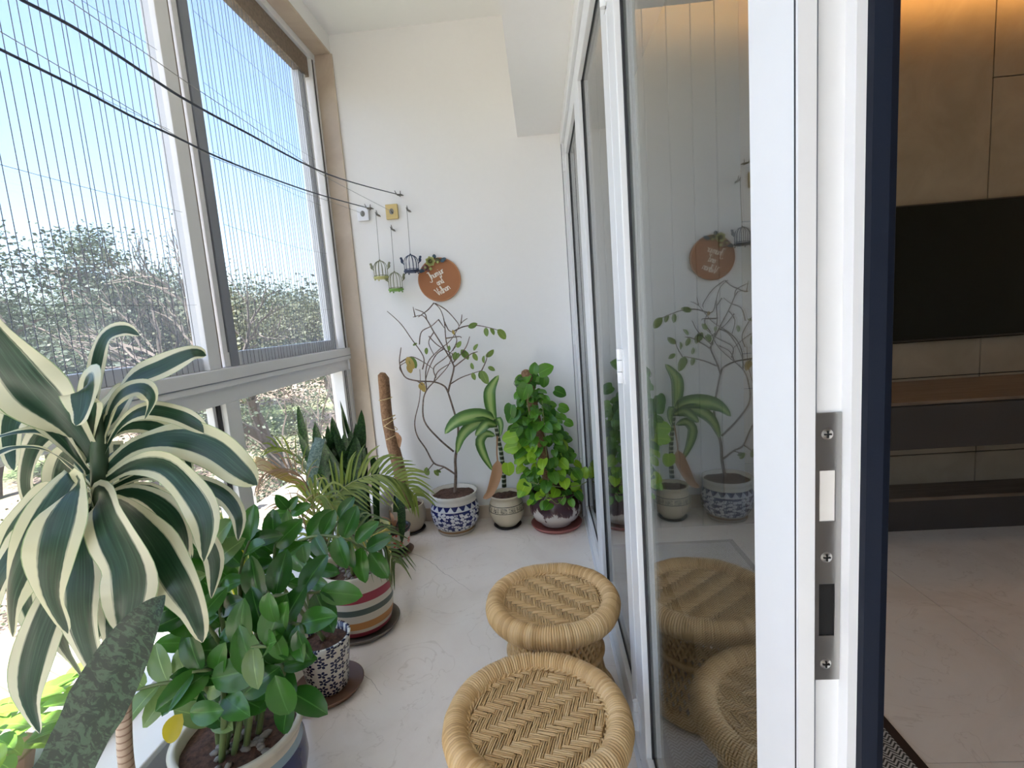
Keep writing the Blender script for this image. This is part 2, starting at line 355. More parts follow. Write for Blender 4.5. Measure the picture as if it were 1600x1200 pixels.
# ------------------------------------------------------------------ mesh helpers
class MB:
    def __init__(s): s.v = []; s.f = []; s.uv = {}
    def add(s, vs, fs, uvs=None):
        o = len(s.v); s.v += [tuple(v) for v in vs]
        for i, f in enumerate(fs):
            s.f.append(tuple(a+o for a in f))
            if uvs: s.uv[len(s.f)-1] = [uvs[a] for a in f]
    def box(s, a, b):
        (x0, y0, z0), (x1, y1, z1) = a, b
        x0, x1 = min(x0, x1), max(x0, x1); y0, y1 = min(y0, y1), max(y0, y1); z0, z1 = min(z0, z1), max(z0, z1)
        s.add([(x0,y0,z0),(x1,y0,z0),(x1,y1,z0),(x0,y1,z0),(x0,y0,z1),(x1,y0,z1),(x1,y1,z1),(x0,y1,z1)],
              [(0,3,2,1),(4,5,6,7),(0,1,5,4),(1,2,6,5),(2,3,7,6),(3,0,4,7)]); return s
    def prism(s, poly, z0, z1):
        n = len(poly); s.add([(x, y, z0) for x, y in poly]+[(x, y, z1) for x, y in poly],
            [tuple(range(n-1, -1, -1)), tuple(range(n, 2*n))]+[(i, (i+1) % n, (i+1) % n+n, i+n) for i in range(n)]); return s
    def tube(s, pts, rad, k=6, cap=True, uvs=False):
        pts = [Vector(p) for p in pts]; n = len(pts)
        rad = rad if isinstance(rad, (list, tuple)) else [rad]*n
        t0 = (pts[1]-pts[0]).normalized(); nrm = t0.orthogonal().normalized(); vs = []
        for i, p in enumerate(pts):
            t = (pts[min(i+1, n-1)]-pts[max(i-1, 0)])
            t = t.normalized() if t.length > 1e-9 else t0
            nrm = (nrm - t*nrm.dot(t)); nrm = nrm.normalized() if nrm.length > 1e-6 else t.orthogonal().normalized()
            b = t.cross(nrm)
            for j in range(k):
                a = 2*math.pi*j/k; vs.append(p+(nrm*math.cos(a)+b*math.sin(a))*rad[i])
        fs = [(i*k+j, i*k+(j+1) % k, (i+1)*k+(j+1) % k, (i+1)*k+j) for i in range(n-1) for j in range(k)]
        if cap: fs += [tuple(range(k-1, -1, -1)), tuple((n-1)*k+j for j in range(k))]
        s.add(vs, fs); return s
    def torus(s, c, R, r, n=48, k=10, axis='z', rip=None):
        vs = []
        for i in range(n):
            a = 2*math.pi*i/n
            for j in range(k):
                b = 2*math.pi*j/k; q = r*(1+(rip(a, b) if rip else 0))
                x, y, z = (R+q*math.cos(b))*math.cos(a), (R+q*math.cos(b))*math.sin(a), q*math.sin(b)
                if axis == 'y': x, y, z = x, z, y
                vs.append((c[0]+x, c[1]+y, c[2]+z))
        s.add(vs, [(i*k+j, ((i+1) % n)*k+j, ((i+1) % n)*k+(j+1) % k, i*k+(j+1) % k) for i in range(n) for j in range(k)]); return s
    def lathe(s, prof, n=48, c=(0, 0, 0), vfun=None, wav=None, capb=True):
        """prof: (r,z[,v]) from bottom outward up; uv: u round, v = given or z fraction"""
        zs = [p[1] for p in prof]; z0, z1 = min(zs), max(zs); m = len(prof); vs = []; uv = []
        for i in range(n+1):
            a = 2*math.pi*i/n
            for p in prof:
                r = p[0]*(1+(wav(a, p) if wav else 0)); vs.append((c[0]+r*math.cos(a), c[1]+r*math.sin(a), c[2]+p[1]))
                uv.append((i/n, p[2] if len(p) > 2 else (p[1]-z0)/(z1-z0)))
        s.add(vs, [(i*m+j, (i+1)*m+j, (i+1)*m+j+1, i*m+j+1) for i in range(n) for j in range(m-1)], uv)
        return s
    def ball(s, c, r, n=10, k=6, sc=(1, 1, 1)):
        vs = []
        for j in range(k+1):
            t = math.pi*j/k
            for i in range(n):
                a = 2*math.pi*i/n; vs.append((c[0]+r*sc[0]*math.sin(t)*math.cos(a), c[1]+r*sc[1]*math.sin(t)*math.sin(a), c[2]+r*sc[2]*math.cos(t)))
        s.add(vs, [(j*n+i, (j+1)*n+i, (j+1)*n+(i+1) % n, j*n+(i+1) % n) for j in range(k) for i in range(n)]); return s
    def mesh(s, name, off=(0, 0, 0), smooth=False):
        me = bpy.data.meshes.new(name); ox, oy, oz = off
        me.from_pydata([(x-ox, y-oy, z-oz) for x, y, z in s.v], [], s.f)
        if s.uv:
            l = me.uv_layers.new(name='uv')
            for pi, p in enumerate(me.polygons):
                if pi in s.uv:
                    for li, u in zip(p.loop_indices, s.uv[pi]): l.data[li].uv = u
        if smooth: me.polygons.foreach_set('use_smooth', [True]*len(me.polygons))
        me.update(); return me
    def build(s, name, m, parent=None, smooth=False, bevel=0, label=None, kind=None):
        off = WL[parent.name] if parent else Vector((0, 0, 0))
        return link(name, s.mesh(name, off, smooth), m, parent, bevel=bevel, label=label, kind=kind)
WL = {}      # world location of every empty / parent (no parent is ever rotated)
def link(name, me, m, parent=None, M=None, bevel=0, label=None, kind=None):
    if m and not me.materials: me.materials.append(MATS[m] if isinstance(m, str) else m)
    o = bpy.data.objects.new(name, me); COL.objects.link(o); o.parent = parent
    if M is not None: o.matrix_local = M
    if bevel:
        b = o.modifiers.new('bevel', 'BEVEL'); b.width = bevel; b.segments = 2; b.limit_method = 'ANGLE'
    if label: o['label'] = label
    if kind: o['kind'] = kind
    WL[o.name] = (WL[parent.name].copy() if parent else Vector((0, 0, 0))) + (M.to_translation() if M is not None else Vector((0, 0, 0)))
    return o
def thing(name, label=None, cat=None, loc=(0, 0, 0), group=None, kind=None):
    o = bpy.data.objects.new(name, None); COL.objects.link(o); o.location = loc; o.empty_display_size = .05
    if label: o['label'] = label
    if cat: o['category'] = cat
    if group: o['group'] = group
    if kind: o['kind'] = kind
    WL[o.name] = Vector(loc); return o
def tag(o, label, cat, group=None):
    o['label'] = label; o['category'] = cat
    if group: o['group'] = group
    return o
def struct(name, mb, m, bevel=0):
    o = mb.build(name, m, bevel=bevel); o['kind'] = 'structure'; return o
def recentre(o):
    me = o.data; n = len(me.vertices); c = sum((v.co for v in me.vertices), Vector())/n
    c.z = min(v.co.z for v in me.vertices)
    for v in me.vertices: v.co -= c
    o.location = c; WL[o.name] = c.copy(); return o
def smoothpath(pts, n=14):
    pts = [Vector(p) for p in pts]
    if len(pts) < 3: return [pts[0].lerp(pts[-1], i/(n-1)) for i in range(n)]
    out = []; m = len(pts)-1
    for i in range(n):
        t = i/(n-1)*m; k = min(int(t), m-1); f = t-k
        p0 = pts[max(k-1, 0)]; p1 = pts[k]; p2 = pts[k+1]; p3 = pts[min(k+2, m)]
        out.append(.5*((2*p1)+(p2-p0)*f+(2*p0-5*p1+4*p2-p3)*f*f+(3*p1-p0-3*p2+p3)*f**3))
    return out
def leafpath(pts, w, prof, face, fold=.25, wave=0, n=14, nu=5, twist=0):
    """blade along pts; face = rough normal; prof(t) width factor"""
    c = smoothpath(pts, n); mb = MB(); vs = []; uv = []
    ph = random.random()*6; prev = None
    for i, p in enumerate(c):
        t = i/(n-1); tg = (c[min(i+1, n-1)]-c[max(i-1, 0)]).normalized()
        f = Vector(face) if not callable(face) else face(t, p)
        side = tg.cross(f)
        if side.length < .15 and prev: side = prev - tg*prev.dot(tg)
        side = side.normalized() if side.length > 1e-5 else tg.orthogonal().normalized()
        if prev and side.dot(prev) < -.2: side = -side
        prev = side
        nn = side.cross(tg)
        if twist:
            side = (Matrix.Rotation(twist*t, 3, tg) @ side); nn = (Matrix.Rotation(twist*t, 3, tg) @ nn)
        hw = w*.5*prof(t)
        for j in range(nu):
            s = j/(nu-1)*2-1
            vs.append(p + side*(hw*s) + nn*(hw*fold*(abs(s)) + wave*w*math.sin(ph+t*11+(2 if s > 0 else 0))*abs(s)**2*min(1, prof(t)*1.5)))
            uv.append((j/(nu-1), t))
    mb.add(vs, [(i*nu+j, i*nu+j+1, (i+1)*nu+j+1, (i+1)*nu+j) for i in range(n-1) for j in range(nu-1)], uv)
    return mb
prof_drac = lambda t: (.32+.68*min(1, max(0, (t-.08)/.38)))*(1 if t < .62 else max(.03, math.cos((t-.62)/.38*math.pi/2)**.8)) if t > .0 else .5
prof_oval = lambda t: max(.02, math.sin(math.pi*min(1, max(0, t))**.9)**.65)
prof_blade = lambda t: (.6+.4*min(1, t/.4))*(1 if t < .72 else max(.02, 1-((t-.72)/.28)**1.8))
prof_thin = lambda t: max(.05, (min(1, t/.15))*(1-t)**.6)
def shared_leaf(name, L, w, prof, m, fold=.25, curve=.15, n=8, nu=3, heart=False):
    """leaf along +Y from origin, normal +Z, sharable"""
    pts = [(0, L*t, -curve*L*t*t*1.2+curve*L*.4*t) for t in [i/5 for i in range(6)]]
    mb = leafpath(pts, w, prof, (0, 0, 1), fold=fold, n=n, nu=nu)
    if heart:
        mb.v = [(x, y-(.35*abs(x) if y < L*.35 else .35*abs(x)*max(0, 1-(y-L*.35)/(L*.3))), z) for x, y, z in mb.v]
    me = mb.mesh(name, smooth=True); me.materials.append(MATS[m]); return me
def orient(p, d, up, s=1.0):
    """matrix: local +Y -> d, local +Z near up"""
    d = Vector(d).normalized(); x = d.cross(Vector(up))
    x = x.normalized() if x.length > 1e-4 else d.orthogonal().normalized()
    z = x.cross(d); M = Matrix(((x.x, d.x, z.x, 0), (x.y, d.y, z.y, 0), (x.z, d.z, z.z, 0), (0, 0, 0, 1)))
    return Matrix.Translation(p) @ M @ Matrix.Scale(s, 4)
def rv(s=1.0): return Vector((random.uniform(-s, s), random.uniform(-s, s), random.uniform(-s, s)))

# ------------------------------------------------------------------ the shell
YE = 3.186; WXI = -1.14
fl = thing('floor', kind='structure', loc=(0, 0, 0))
MB().box((-1.30, -1.9, -.08), (4.7, 3.2, -.012)).build('slab_bed', 'grout', fl)
def slab(x0, x1, y0, y1, bed=fl): MB().box((x0+.0012, y0+.0012, -.012), (x1-.0012, y1-.0012, 0)).build('slab', 'marble_floor', bed)
for (a, b) in ((-1.9, -.15), (-.15, 1.30), (1.30, 3.186)): slab(-1.10, .262, a, b)
for (a, b) in ((-1.9, -.15), (-.15, 1.30), (1.30, 2.905)):
    for (c, d) in ((.262, 1.55), (1.55, 3.1), (3.1, 4.7)): slab(c, d, a, b)
for pts in ([(628, 862), (655, 868), (676, 880), (690, 893), (704, 901), (720, 912), (738, 925)], [(541, 1022), (546, 1036), (556, 1050), (574, 1059), (588, 1073), (597, 1086)]):
    q = smoothpath([PZ(x, y, .0004) for x, y in pts], 22); q = [p+Vector((random.uniform(-.003, .003), random.uniform(-.004, .004), 0)) for p in q]
    mb = MB(); vs = []
    for i, p in enumerate(q):
        t = (q[min(i+1, 21)]-q[max(i-1, 0)]).normalized(); s = Vector((-t.y, t.x, 0))*.0011*(1-.7*i/21); vs += [p+s, p-s]
    mb.add(vs, [(2*i, 2*i+1, 2*i+3, 2*i+2) for i in range(21)]); mb.build('crack', 'crack_line', fl)
struct('wall_end', MB().box((-1.32, YE, -.1), (.30, 3.32, 3.1)), 'wall_white')
struct('wall_left', MB().box((-1.32, -1.9, 2.94), (WXI, YE, 3.1)).box((-1.32, -1.9, -.1), (-1.09, YE, .232)), 'wall_white')
struct('wall_back', MB().box((.203, -1.95, -.1), (4.7, -1.9, 3.1)).box((-1.32, -1.95, -.1), (.203, -1.9, .25)).box((-1.32, -1.95, 2.9), (.203, -1.9, 3.1)).box((-.30, -1.95, .25), (.203, -1.9, 2.9)), 'wall_white')
w3 = thing('window_3', kind='structure', loc=(-.55, -1.92, .25))      # glazed end of the balcony behind the camera
for a, b in (((-1.32, -1.95, .25), (-1.25, -1.9, 2.9)), ((-.36, -1.95, .25), (-.30, -1.9, 2.9)), ((-.83, -1.95, .25), (-.78, -1.9, 2.9))): MB().box(a, b).build('stile', 'frame_white', w3)
for a, b in (((-1.25, -1.927, .25), (-.83, -1.923, 2.9)), ((-.78, -1.927, .25), (-.36, -1.923, 2.9))): MB().box(a, b).build('pane', 'window_glass', w3)
struct('ceiling', MB().box((-1.32, -1.9, 3.035), (.30, YE, 3.12)), 'wall_white')
struct('trim_1', MB().box((-.064, -1.9, 2.36), (.30, YE, 3.035)), 'wall_white')          # dropped beam over the doors
struct('trim_2', MB().box((-1.236, YE-.014, .252), (WXI+.012, YE, 2.928)), 'stone_beige', .003)        # stone reveal
struct('trim_3', MB().box((-1.236, -1.9, 2.926), (WXI, YE-.001, 2.94)), 'stone_beige', .002)
struct('trim_4', MB().box((-1.30, -1.9, .232), (-1.075, YE, .252)), 'wall_white', .004)  # inner sill
struct('baseboard_end', MB().box((-1.09, YE-.012, 0), (.19, YE, .087)), 'stone_beige', .002)
struct('wall_right', MB().box((.203, -1.9, 0), (.262, -1.0, 2.36)), 'wall_white')

# ---- upper sliding window with pleated insect screen
w1 = thing('window_1', kind='structure', loc=(-1.26, 1.0, 1.115))
fb = lambda a, b, n, m='frame_white', bev=.002, par=None: MB().box(a, b).build(n, m, par or w1, bevel=bev)
fb((-1.315, -1.85, 1.115), (-1.222, 3.172, 1.186), 'sill_beam')
fb((-1.315, -1.85, 1.050), (-1.238, 3.150, 1.1149), 'transom')
fb((-1.222, -1.85, 1.137), (-1.2195, 3.165, 1.141), 'sill_groove', 'rail_dark', 0)
fb((-1.315, -1.85, 2.885), (-1.232, 3.172, 2.926), 'head')
fb((-1.300, -1.85, 2.775), (-1.250, 3.10, 2.884), 'screen_cassette', 'wood_brown')
fb((-1.315, 3.118, 1.187), (-1.236, 3.172, 2.884), 'jamb')
fb((-1.2355, 3.128, 1.187), (-1.2335, 3.140, 2.884), 'jamb_gasket', 'gasket_black', 0)
for z0, z1, y0, y1 in ((1.187, 1.245, 1.96, 3.10), (1.187, 1.235, -1.8, 1.86)):
    fb((-1.305, y0, z0), (-1.268, y1, z1), 'sash_rail')
fb((-1.292, 1.815, 1.187), (-1.240, 1.885, 2.884), 'sash_stile'); fb((-1.292, 1.888, 1.187), (-1.262, 1.925, 2.884), 'screen_stile', 'wood_brown')
fb((-1.310, 1.955, 1.187), (-1.270, 1.985, 2.884), 'sash_stile'); fb((-1.310, 1.988, 1.1872), (-1.264, 2.045, 2.884), 'screen_stile', 'rail_dark')
fb((-1.310, 3.00, 1.187), (-1.270, 3.045, 2.884), 'sash_stile'); fb((-1.300, 3.05, 1.187), (-1.262, 3.075, 2.884), 'sash_stile')
for y in (.32, -.75): fb((-1.305, y, 1.187), (-1.262, y+.07, 2.884), 'sash_stile')
for y0, y1 in ((-1.8, -.75), (-.68, .32), (.39, 1.815), (2.045, 3.0)): fb((-1.300, y0, 1.236), (-1.296, y1, 2.80), 'pane', 'window_glass', 0)
for y0, y1 in ((-1.8, 1.81), (2.05, 3.05)): fb((-1.2585, y0, 1.19), (-1.2578, y1, 2.80), 'insect_screen', 'insect_mesh', 0)
th = MB().box((-1.2562, -.0007, 1.188), (-1.2546, .0007, 2.80)).mesh('pleat_thread'); th.materials.append(MATS['thread'])
y = .55; k = 0
while y < 3.05:
    if not 1.80 < y < 2.055:
        link('pleat_thread', th, None, w1, Matrix.Translation(Vector((0, y+random.uniform(-.004, .004), 0))-WL[w1.name]) @ Matrix.Rotation(random.uniform(-.0025, .0025), 4, 'X'))
    y += .0285; k += 1
for z in (1.43, 1.76, 2.04, 2.30, 2.56):
    for y0, y1 in ((.4, 1.81), (2.05, 3.05)):
        q = [Vector((-1.2515, y0+(y1-y0)*i/8, z-.012*math.sin(math.pi*i/8))) for i in range(9)]; MB().tube(q, .0007, 4).build('tension_cord', 'thread', w1)
# ---- lower fixed window
w2 = thing('window_2', kind='structure', loc=(-1.26, 1.0, .252))
fb2 = lambda a, b, n, m='frame_white', bev=.002: fb(a, b, n, m, bev, w2)
fb2((-1.315, -1.85, .252), (-1.240, 3.172, .290), 'bottom_rail'); fb2((-1.2395, -1.85, .268), (-1.2375, 3.1, .274), 'rail_gasket', 'gasket_black', 0)
fb2((-1.315, 3.045, .290), (-1.240, 3.172, 1.0499), 'jamb'); fb2((-1.2395, 3.075, .29), (-1.2380, 3.086, 1.049), 'jamb_gasket', 'gasket_black', 0); fb2((-1.2395, 3.10, .29), (-1.2380, 3.106, 1.049), 'jamb_gasket', 'gasket_black', 0)
for y in (1.875, .45, -.95):
    fb2((-1.315, y, .290), (-1.240, y+.09, 1.0499), 'mullion')
    fb2((-1.300, y-.014, .290), (-1.262, y-.001, 1.0499), 'mullion_gasket', 'gasket_black', 0); fb2((-1.300, y-.034, .290), (-1.272, y-.016, 1.0499), 'glazing_bead')
for y0, y1 in ((-1.85, -.95), (-.86, .45), (.54, 1.875), (1.965, 3.045)): fb2((-1.300, y0, .290), (-1.296, y1, 1.05), 'pane', 'window_glass', 0)

# ---- folding glass doors
XF, XB, XG = .203, .250, .2265
def hinge(par, y, z):
    g = MB()
    for k in range(3): g.tube([(XF-.006, y, z-.045+k*.03), (XF-.006, y, z-.045+k*.03+.028)], .0085, 10)
    g.box((XF-.0015, y-.03, z-.045), (XF+.001, y+.03, z+.043)); g.build('hinge', 'frame_white', par)
def door(n, y0, y1, near=False):
    d = thing('door_%d' % n, kind='structure', loc=(XG, (y0+y1)/2, .014))
    s = .095; B = lambda a, b, nm, m='frame_white', bev=.0025: MB().box(a, b).build(nm, m, d, bevel=bev)
    y0 += .0025; y1 -= .0025
    B((XF, y1-s, .014), (XB, y1, 2.27), 'stile')
    if not near: B((XF, y0, .014), (XB, y0+s, 2.27), 'stile'); ys = y0+s
    else:
        ys = y0+.088
        poly = [(XF, ys), (XF, y0), (.2165, y0), (.2165, y0+.006), (.2185, y0+.010), (.2425, y0+.010), (.2435, y0-.002), (XB+.001, y0-.002), (XB+.001, ys)]
        MB().prism(poly, .014, 2.27).build('lock_stile', 'frame_white', d)
        MB().box((.2205, y0+.0096, .014), (.2225, y0+.0105, 2.27)).build('groove', 'rail_dark', d)
        MB().box((XF-.0004, y0+.0035, .014), (XF+.0006, y0+.0055, 2.27)).build('edge_gasket', 'gasket_black', d)
    B((XF, ys, 2.185), (XB, y1-s, 2.27), 'top_rail'); B((XF, ys, .014), (XB, y1-s, .118), 'bottom_rail')
    g = MB()
    for a, b in (((XG-.008, ys, .118), (XG-.003, ys+.006, 2.185)), ((XG-.009, y1-s-.006, .118), (XG-.003, y1-s, 2.185)), ((XG-.007, ys, .118), (XG-.003, y1-s, .123)), ((XG-.007, ys, 2.18), (XG-.003, y1-s, 2.185))): g.box(a, b)
    g.build('gasket', 'gasket_black', d)
    MB().box((XG-.003, ys, .118), (XG+.003, y1-s, 2.185)).build('glass_pane', 'door_glass', d)
    return d
D3 = [3.098, 2.205, 1.31, .412]
d1 = door(1, D3[1], D3[0]); d2 = door(2, D3[2], D3[1]); d3 = door(3, D3[3], D3[2], True)
for z in (P(885, 255, 3.1).z, P(898, 527, 3.1).z, .35): hinge(d1, 3.098, z)
for z in (PX(966, 568, .2).z, PX(992, 1100, .2).z, 2.05): hinge(d2, 1.31, z)
fr = thing('trim_5', kind='structure', loc=(.226, 1.6, 0))
MB().box((.188, -1.0, 2.276), (.262, YE, 2.36)).build('frame_head', 'frame_white', fr, bevel=.003)
MB().box((.188, 3.102, 0), (.262, YE, 2.276)).build('frame_jamb', 'frame_white', fr, bevel=.003)
MB().box((.186, 3.0995, .01), (.1885, 3.1015, 2.27)).build('frame_gasket', 'gasket_black', fr)
MB().box((.192, -1.0, 0), (.260, 3.10, .010)).build('floor_track', 'frame_white', fr, bevel=.002)
for x in (.206, .246): MB().box((x-.002, -1.0, .010), (x+.002, 3.10, .0125)).build('track_groove', 'gasket_black', fr)
# lock plate on the near edge of the last leaf
yl = .412+.0025+.010; zc = lambda py: 1.203-(py-653)/424*.241
x0, x1 = .2187, .2422
def rects(xs, zs, holes, y, th):
    mb = MB()
    for i in range(len(xs)-1):
        for j in range(len(zs)-1):
            if (i, j) in holes: continue
            mb.box((xs[i], y-th, zs[j]), (xs[i+1], y, zs[j+1]))
    return mb
lp = rects([x0, .2245, .2375, x1], [zc(1077), zc(1003), zc(918), zc(818), zc(740), zc(653)], {(1, 1), (1, 3)}, yl, .0016).build('lock_plate', 'steel', d3)
bm = bmesh.new(); bm.from_mesh(lp.data); bmesh.ops.remove_doubles(bm, verts=bm.verts, dist=1e-5); bm.to_mesh(lp.data); bm.free()
MB().box((.2245, yl-.0004, zc(1003)), (.2375, yl+.001, zc(918))).build('bolt_hole', 'hole_black', lp)
MB().box((.2248, yl-.0009, zc(818)), (.2372, yl+.001, zc(740))).build('latch', 'latch_white', lp)
for py in (685, 875, 1050):
    c = Vector((.2305, yl-.0016, zc(py))); g = MB()
    vs = [(c.x, c.y-.0012, c.z)]+[(c.x+.0048*math.cos(a*math.pi/8), c.y, c.z+.0048*math.sin(a*math.pi/8)) for a in range(16)]
    g.add(vs, [(0, 1+(i+1) % 16, 1+i) for i in range(16)])
    s = g.build('screw', 'screw_steel', lp)
    MB().box((c.x-.003, c.y-.0015, c.z-.0006), (c.x+.003, c.y-.0005, c.z+.0006)).box((c.x-.0006, c.y-.0015, c.z-.003), (c.x+.0006, c.y-.0005, c.z+.003)).build('screw_slot', 'hole_black', lp)
nav = [(XB+.0012, .405), (.262, .402), (.268, .404), (.2715, .409), (.2725, .416), (.2745, .418), (.2745, .424), (.2765, .426), (.2765, .50), (XB+.0012, .50)]
MB().prism(nav, .014, 2.27).build('weather_strip', 'navy_strip', d3)

# ------------------------------------------------------------------ living room behind the doors
YT = 2.905
wt = thing('wall_tv', kind='structure', loc=(2.4, YT, 0))
MB().box((.25, YT+.012, -.05), (4.7, YT+.10, 3.0)).build('backing', 'hole_black', wt)
def pan(x0, x1, z0, z1, m='room_panel'): MB().box((x0+.003, YT, z0+.003), (x1-.003, YT+.012, z1-.003)).build('panel', m, wt)
for k in range(7): MB().box((.26+k*.123+.002, YT-.012, .0), (.26+(k+1)*.123-.002, YT+.012, 2.98)).build('slat', 'room_slat', wt, bevel=.003)
for (a, b, zs) in ((1.121, 2.39, (0, .36, .80, 1.0, 1.72, 2.98)), (2.39, 3.6, (0, .36, .80, 1.0, 1.72, 2.33, 2.98)), (3.6, 4.7, (0, .8, 2.33, 2.98))):
    for z0, z1 in zip(zs, zs[1:]): pan(a, b, z0, z1)
struct('wall_side', MB().box((4.65, -1.9, -.05), (4.75, 3.0, 3.0)), 'room_wall')
rc = thing('trim_6', kind='structure', loc=(2.4, .5, 2.74))
MB().box((.262, -1.9, 2.92), (4.7, 2.95, 3.0)).build('room_ceiling', 'room_wall', rc)
MB().box((.30, -1.9, 2.74), (4.65, 2.72, 2.765)).build('false_ceiling', 'room_wall', rc)
MB().box((.30, 2.69, 2.768), (4.65, 2.71, 2.785)).build('led_strip', 'cove_led', rc)
for x in (1.6, 2.6, 3.6):
    for y in (.4, 1.5): MB().lathe([(0, 2.7385), (.05, 2.7385), (.05, 2.7399), (0, 2.7399)], 20, (x, y, 0)).build('fill_light', 'fill_light_warm', rc)  # glowing discs added out of view to brighten and warm the living room
tv = thing('television', 'large black television on the panelled living room wall', 'television', (2.35, YT, 1.008))
MB().box((1.55, YT-.045, 1.008), (3.15, YT-.012, 1.727)).build('body', 'wood_dark', tv, bevel=.004); MB().box((1.558, YT-.047, 1.018), (3.142, YT-.0452, 1.719)).build('screen', 'tv_black', tv)
MB().box((1.9, YT-.012, 1.2), (2.8, YT-.0005, 1.5)).build('wall_bracket', 'wood_dark', tv)
cn = thing('television_console', 'dark floating console mounted on the wall under the television', 'console', (2.4, YT, .56))
MB().box((1.35, 2.36, .56), (3.9, YT-.001, .77)).build('body', 'wood_dark', cn, bevel=.004); MB().box((1.34, 2.352, .7705), (3.91, YT-.001, .786)).build('top', 'wood_brown', cn, bevel=.002)
for k in range(3): MB().box((1.355+k*.85, 2.349, .565), (1.355+k*.85+.845, 2.3595, .765)).build('drawer_front', 'wood_dark', cn, bevel=.002)
pl = thing('low_plinth', 'low dark plinth with brown wooden top along the television wall', 'plinth', (2.4, YT, 0))
MB().box((1.2, 2.712, 0), (4.64, YT-.001, .170)).build('base', 'wood_dark', pl); MB().box((1.19, 2.700, .1705), (4.64, YT-.001, .190)).build('top', 'wood_brown', pl, bevel=.002)
rg = thing('rug', 'grey herringbone woven rug with dark brown border on the living room floor', 'rug', (.62, 1.2, 0))
MB().box((.295, -.9, .0005), (.940, 2.66, .008)).build('weave', 'rug_weave', rg)
for a, b in (((.270, -.93, .0005), (.295, 2.69, .009)), ((.940, -.93, .0005), (.968, 2.69, .009)), ((.295, 2.66, .0005), (.940, 2.69, .009))): MB().box(a, b).build('border', 'rug_border', rg)
bx = thing('storage_case', 'black rounded case standing on the floor behind the middle glass door', 'case', (.37, 1.83, .009))
MB().box((.285, 1.62, .009), (.46, 2.06, .195)).build('body', 'hole_black', bx, bevel=.035)
MB().torus((.284, 1.80, .12), .020, .003, 20, 6, 'y').build('ring_latch', 'steel', bx)

# ------------------------------------------------------------------ outside
GZ = -3.2
g = MB(); n = 40; vs = []
for i in range(n+1):
    for j in range(n+1):
        x = 30-i*4.0; yy = -50+j*4.5; d = math.hypot(x, yy)
        vs.append((x, yy, GZ+.25*math.sin(x*.23)*math.cos(yy*.19)+max(0, d-30)*.012))
g.add(vs, [(i*(n+1)+j, i*(n+1)+j+1, (i+1)*(n+1)+j+1, (i+1)*(n+1)+j) for i in range(n) for j in range(n)])
struct('ground', g, 'ground_dry')
struct('wall_facade', MB().box((-1.36, -3, GZ-.3), (-1.321, 6, .20)).box((-1.36, 3.33, .2), (-1.321, 6, 3.2)), 'render_grey')
struct('trim_7', MB().box((-1.52, -3, .17), (-1.318, 5, .232)), 'render_grey')          # outer sill
struct('added_overhang', MB().box((-1.5, -1.9, 3.13), (4.7, 5, 3.25)), 'render_grey')           # unseen overhang, added to keep direct sun out of the interior
sh = thing('sunshade_ledge', 'sunlit cream ribbed sunshade ledge just outside the lower window', 'ledge', (-1.95, 2.5, -.06))
MB().box((-2.36, -.6, -.10), (-1.37, 5.0, -.035)).build('base', 'render_grey', sh)
k = 0; yy = -.9
while yy < 4.95:
    a, b = -1.52, -2.34; s = .36
    y0, y1 = yy+.004, yy+.066
    if y0 > -.58 and y1+s < 4.98:
        MB().prism([(a, y0), (a, y1), (b, y1+s), (b, y0+s)], -.034, -.012-.003*(k % 2)).build('rib', 'shade_sheet', sh)
    yy += .07; k += 1
po = MB().box((-2.30, 3.55, -.012), (-2.25, 3.60, .16)).box((-2.31, 3.54, .16), (-2.24, 3.61, .175)).build('ledge_post', 'frame_white', bevel=.004)
tag(recentre(po), 'short pale post standing on the sunlit ledge outside the lower window', 'post')

def grow(mb, tips, p, d, L, r, depth, spread, flat, wob=.22):
    n = 4; pts = [p]; rr = [r]; dd = d.copy()
    for i in range(n):
        dd = (dd+rv(wob)).normalized(); dd.z += .05 if not flat else (.03 if depth > 2 else -.06); dd.normalize()
        pts.append(pts[-1]+dd*L/n); rr.append(r*(1-.28*(i+1)/n))
    mb.tube(pts, rr, 5 if r > .03 else 3, cap=False)
    if depth == 0: tips.append(pts[-1]); tips.append(pts[2]); return
    k = 3 if random.random() < .6 else 2
    for i in range(k):
        a = random.uniform(0, 6.28); s = random.uniform(.6, 1.1)*spread
        o = dd.orthogonal().normalized(); o = Matrix.Rotation(a, 3, dd) @ o
        nd = (dd*math.cos(s)+o*math.sin(s)); nd.z *= (.55 if flat and depth <= 2 else 1); nd.normalize()
        grow(mb, tips, pts[-1] if i < 2 else pts[2], nd, L*random.uniform(.62, .85), rr[-1]*.82, depth-1, spread, flat, .22)
def leafcloud(tips, per, R, size, flat):
    mb = MB()
    for t in tips:
        for _ in range(per):
            c = t+Vector((random.gauss(0, R), random.gauss(0, R), random.gauss(0, R*flat)))
            a = rv(1).normalized(); a.z *= .5; b = a.cross(rv(1)).normalized(); s = size*random.uniform(.6, 1.3)
            mb.add([c-a*s, c-b*s*.5, c+a*s, c+b*s*.5], [(0, 1, 2, 3)], [(0, 0), (1, 0), (1, 1), (0, 1)])
    return mb
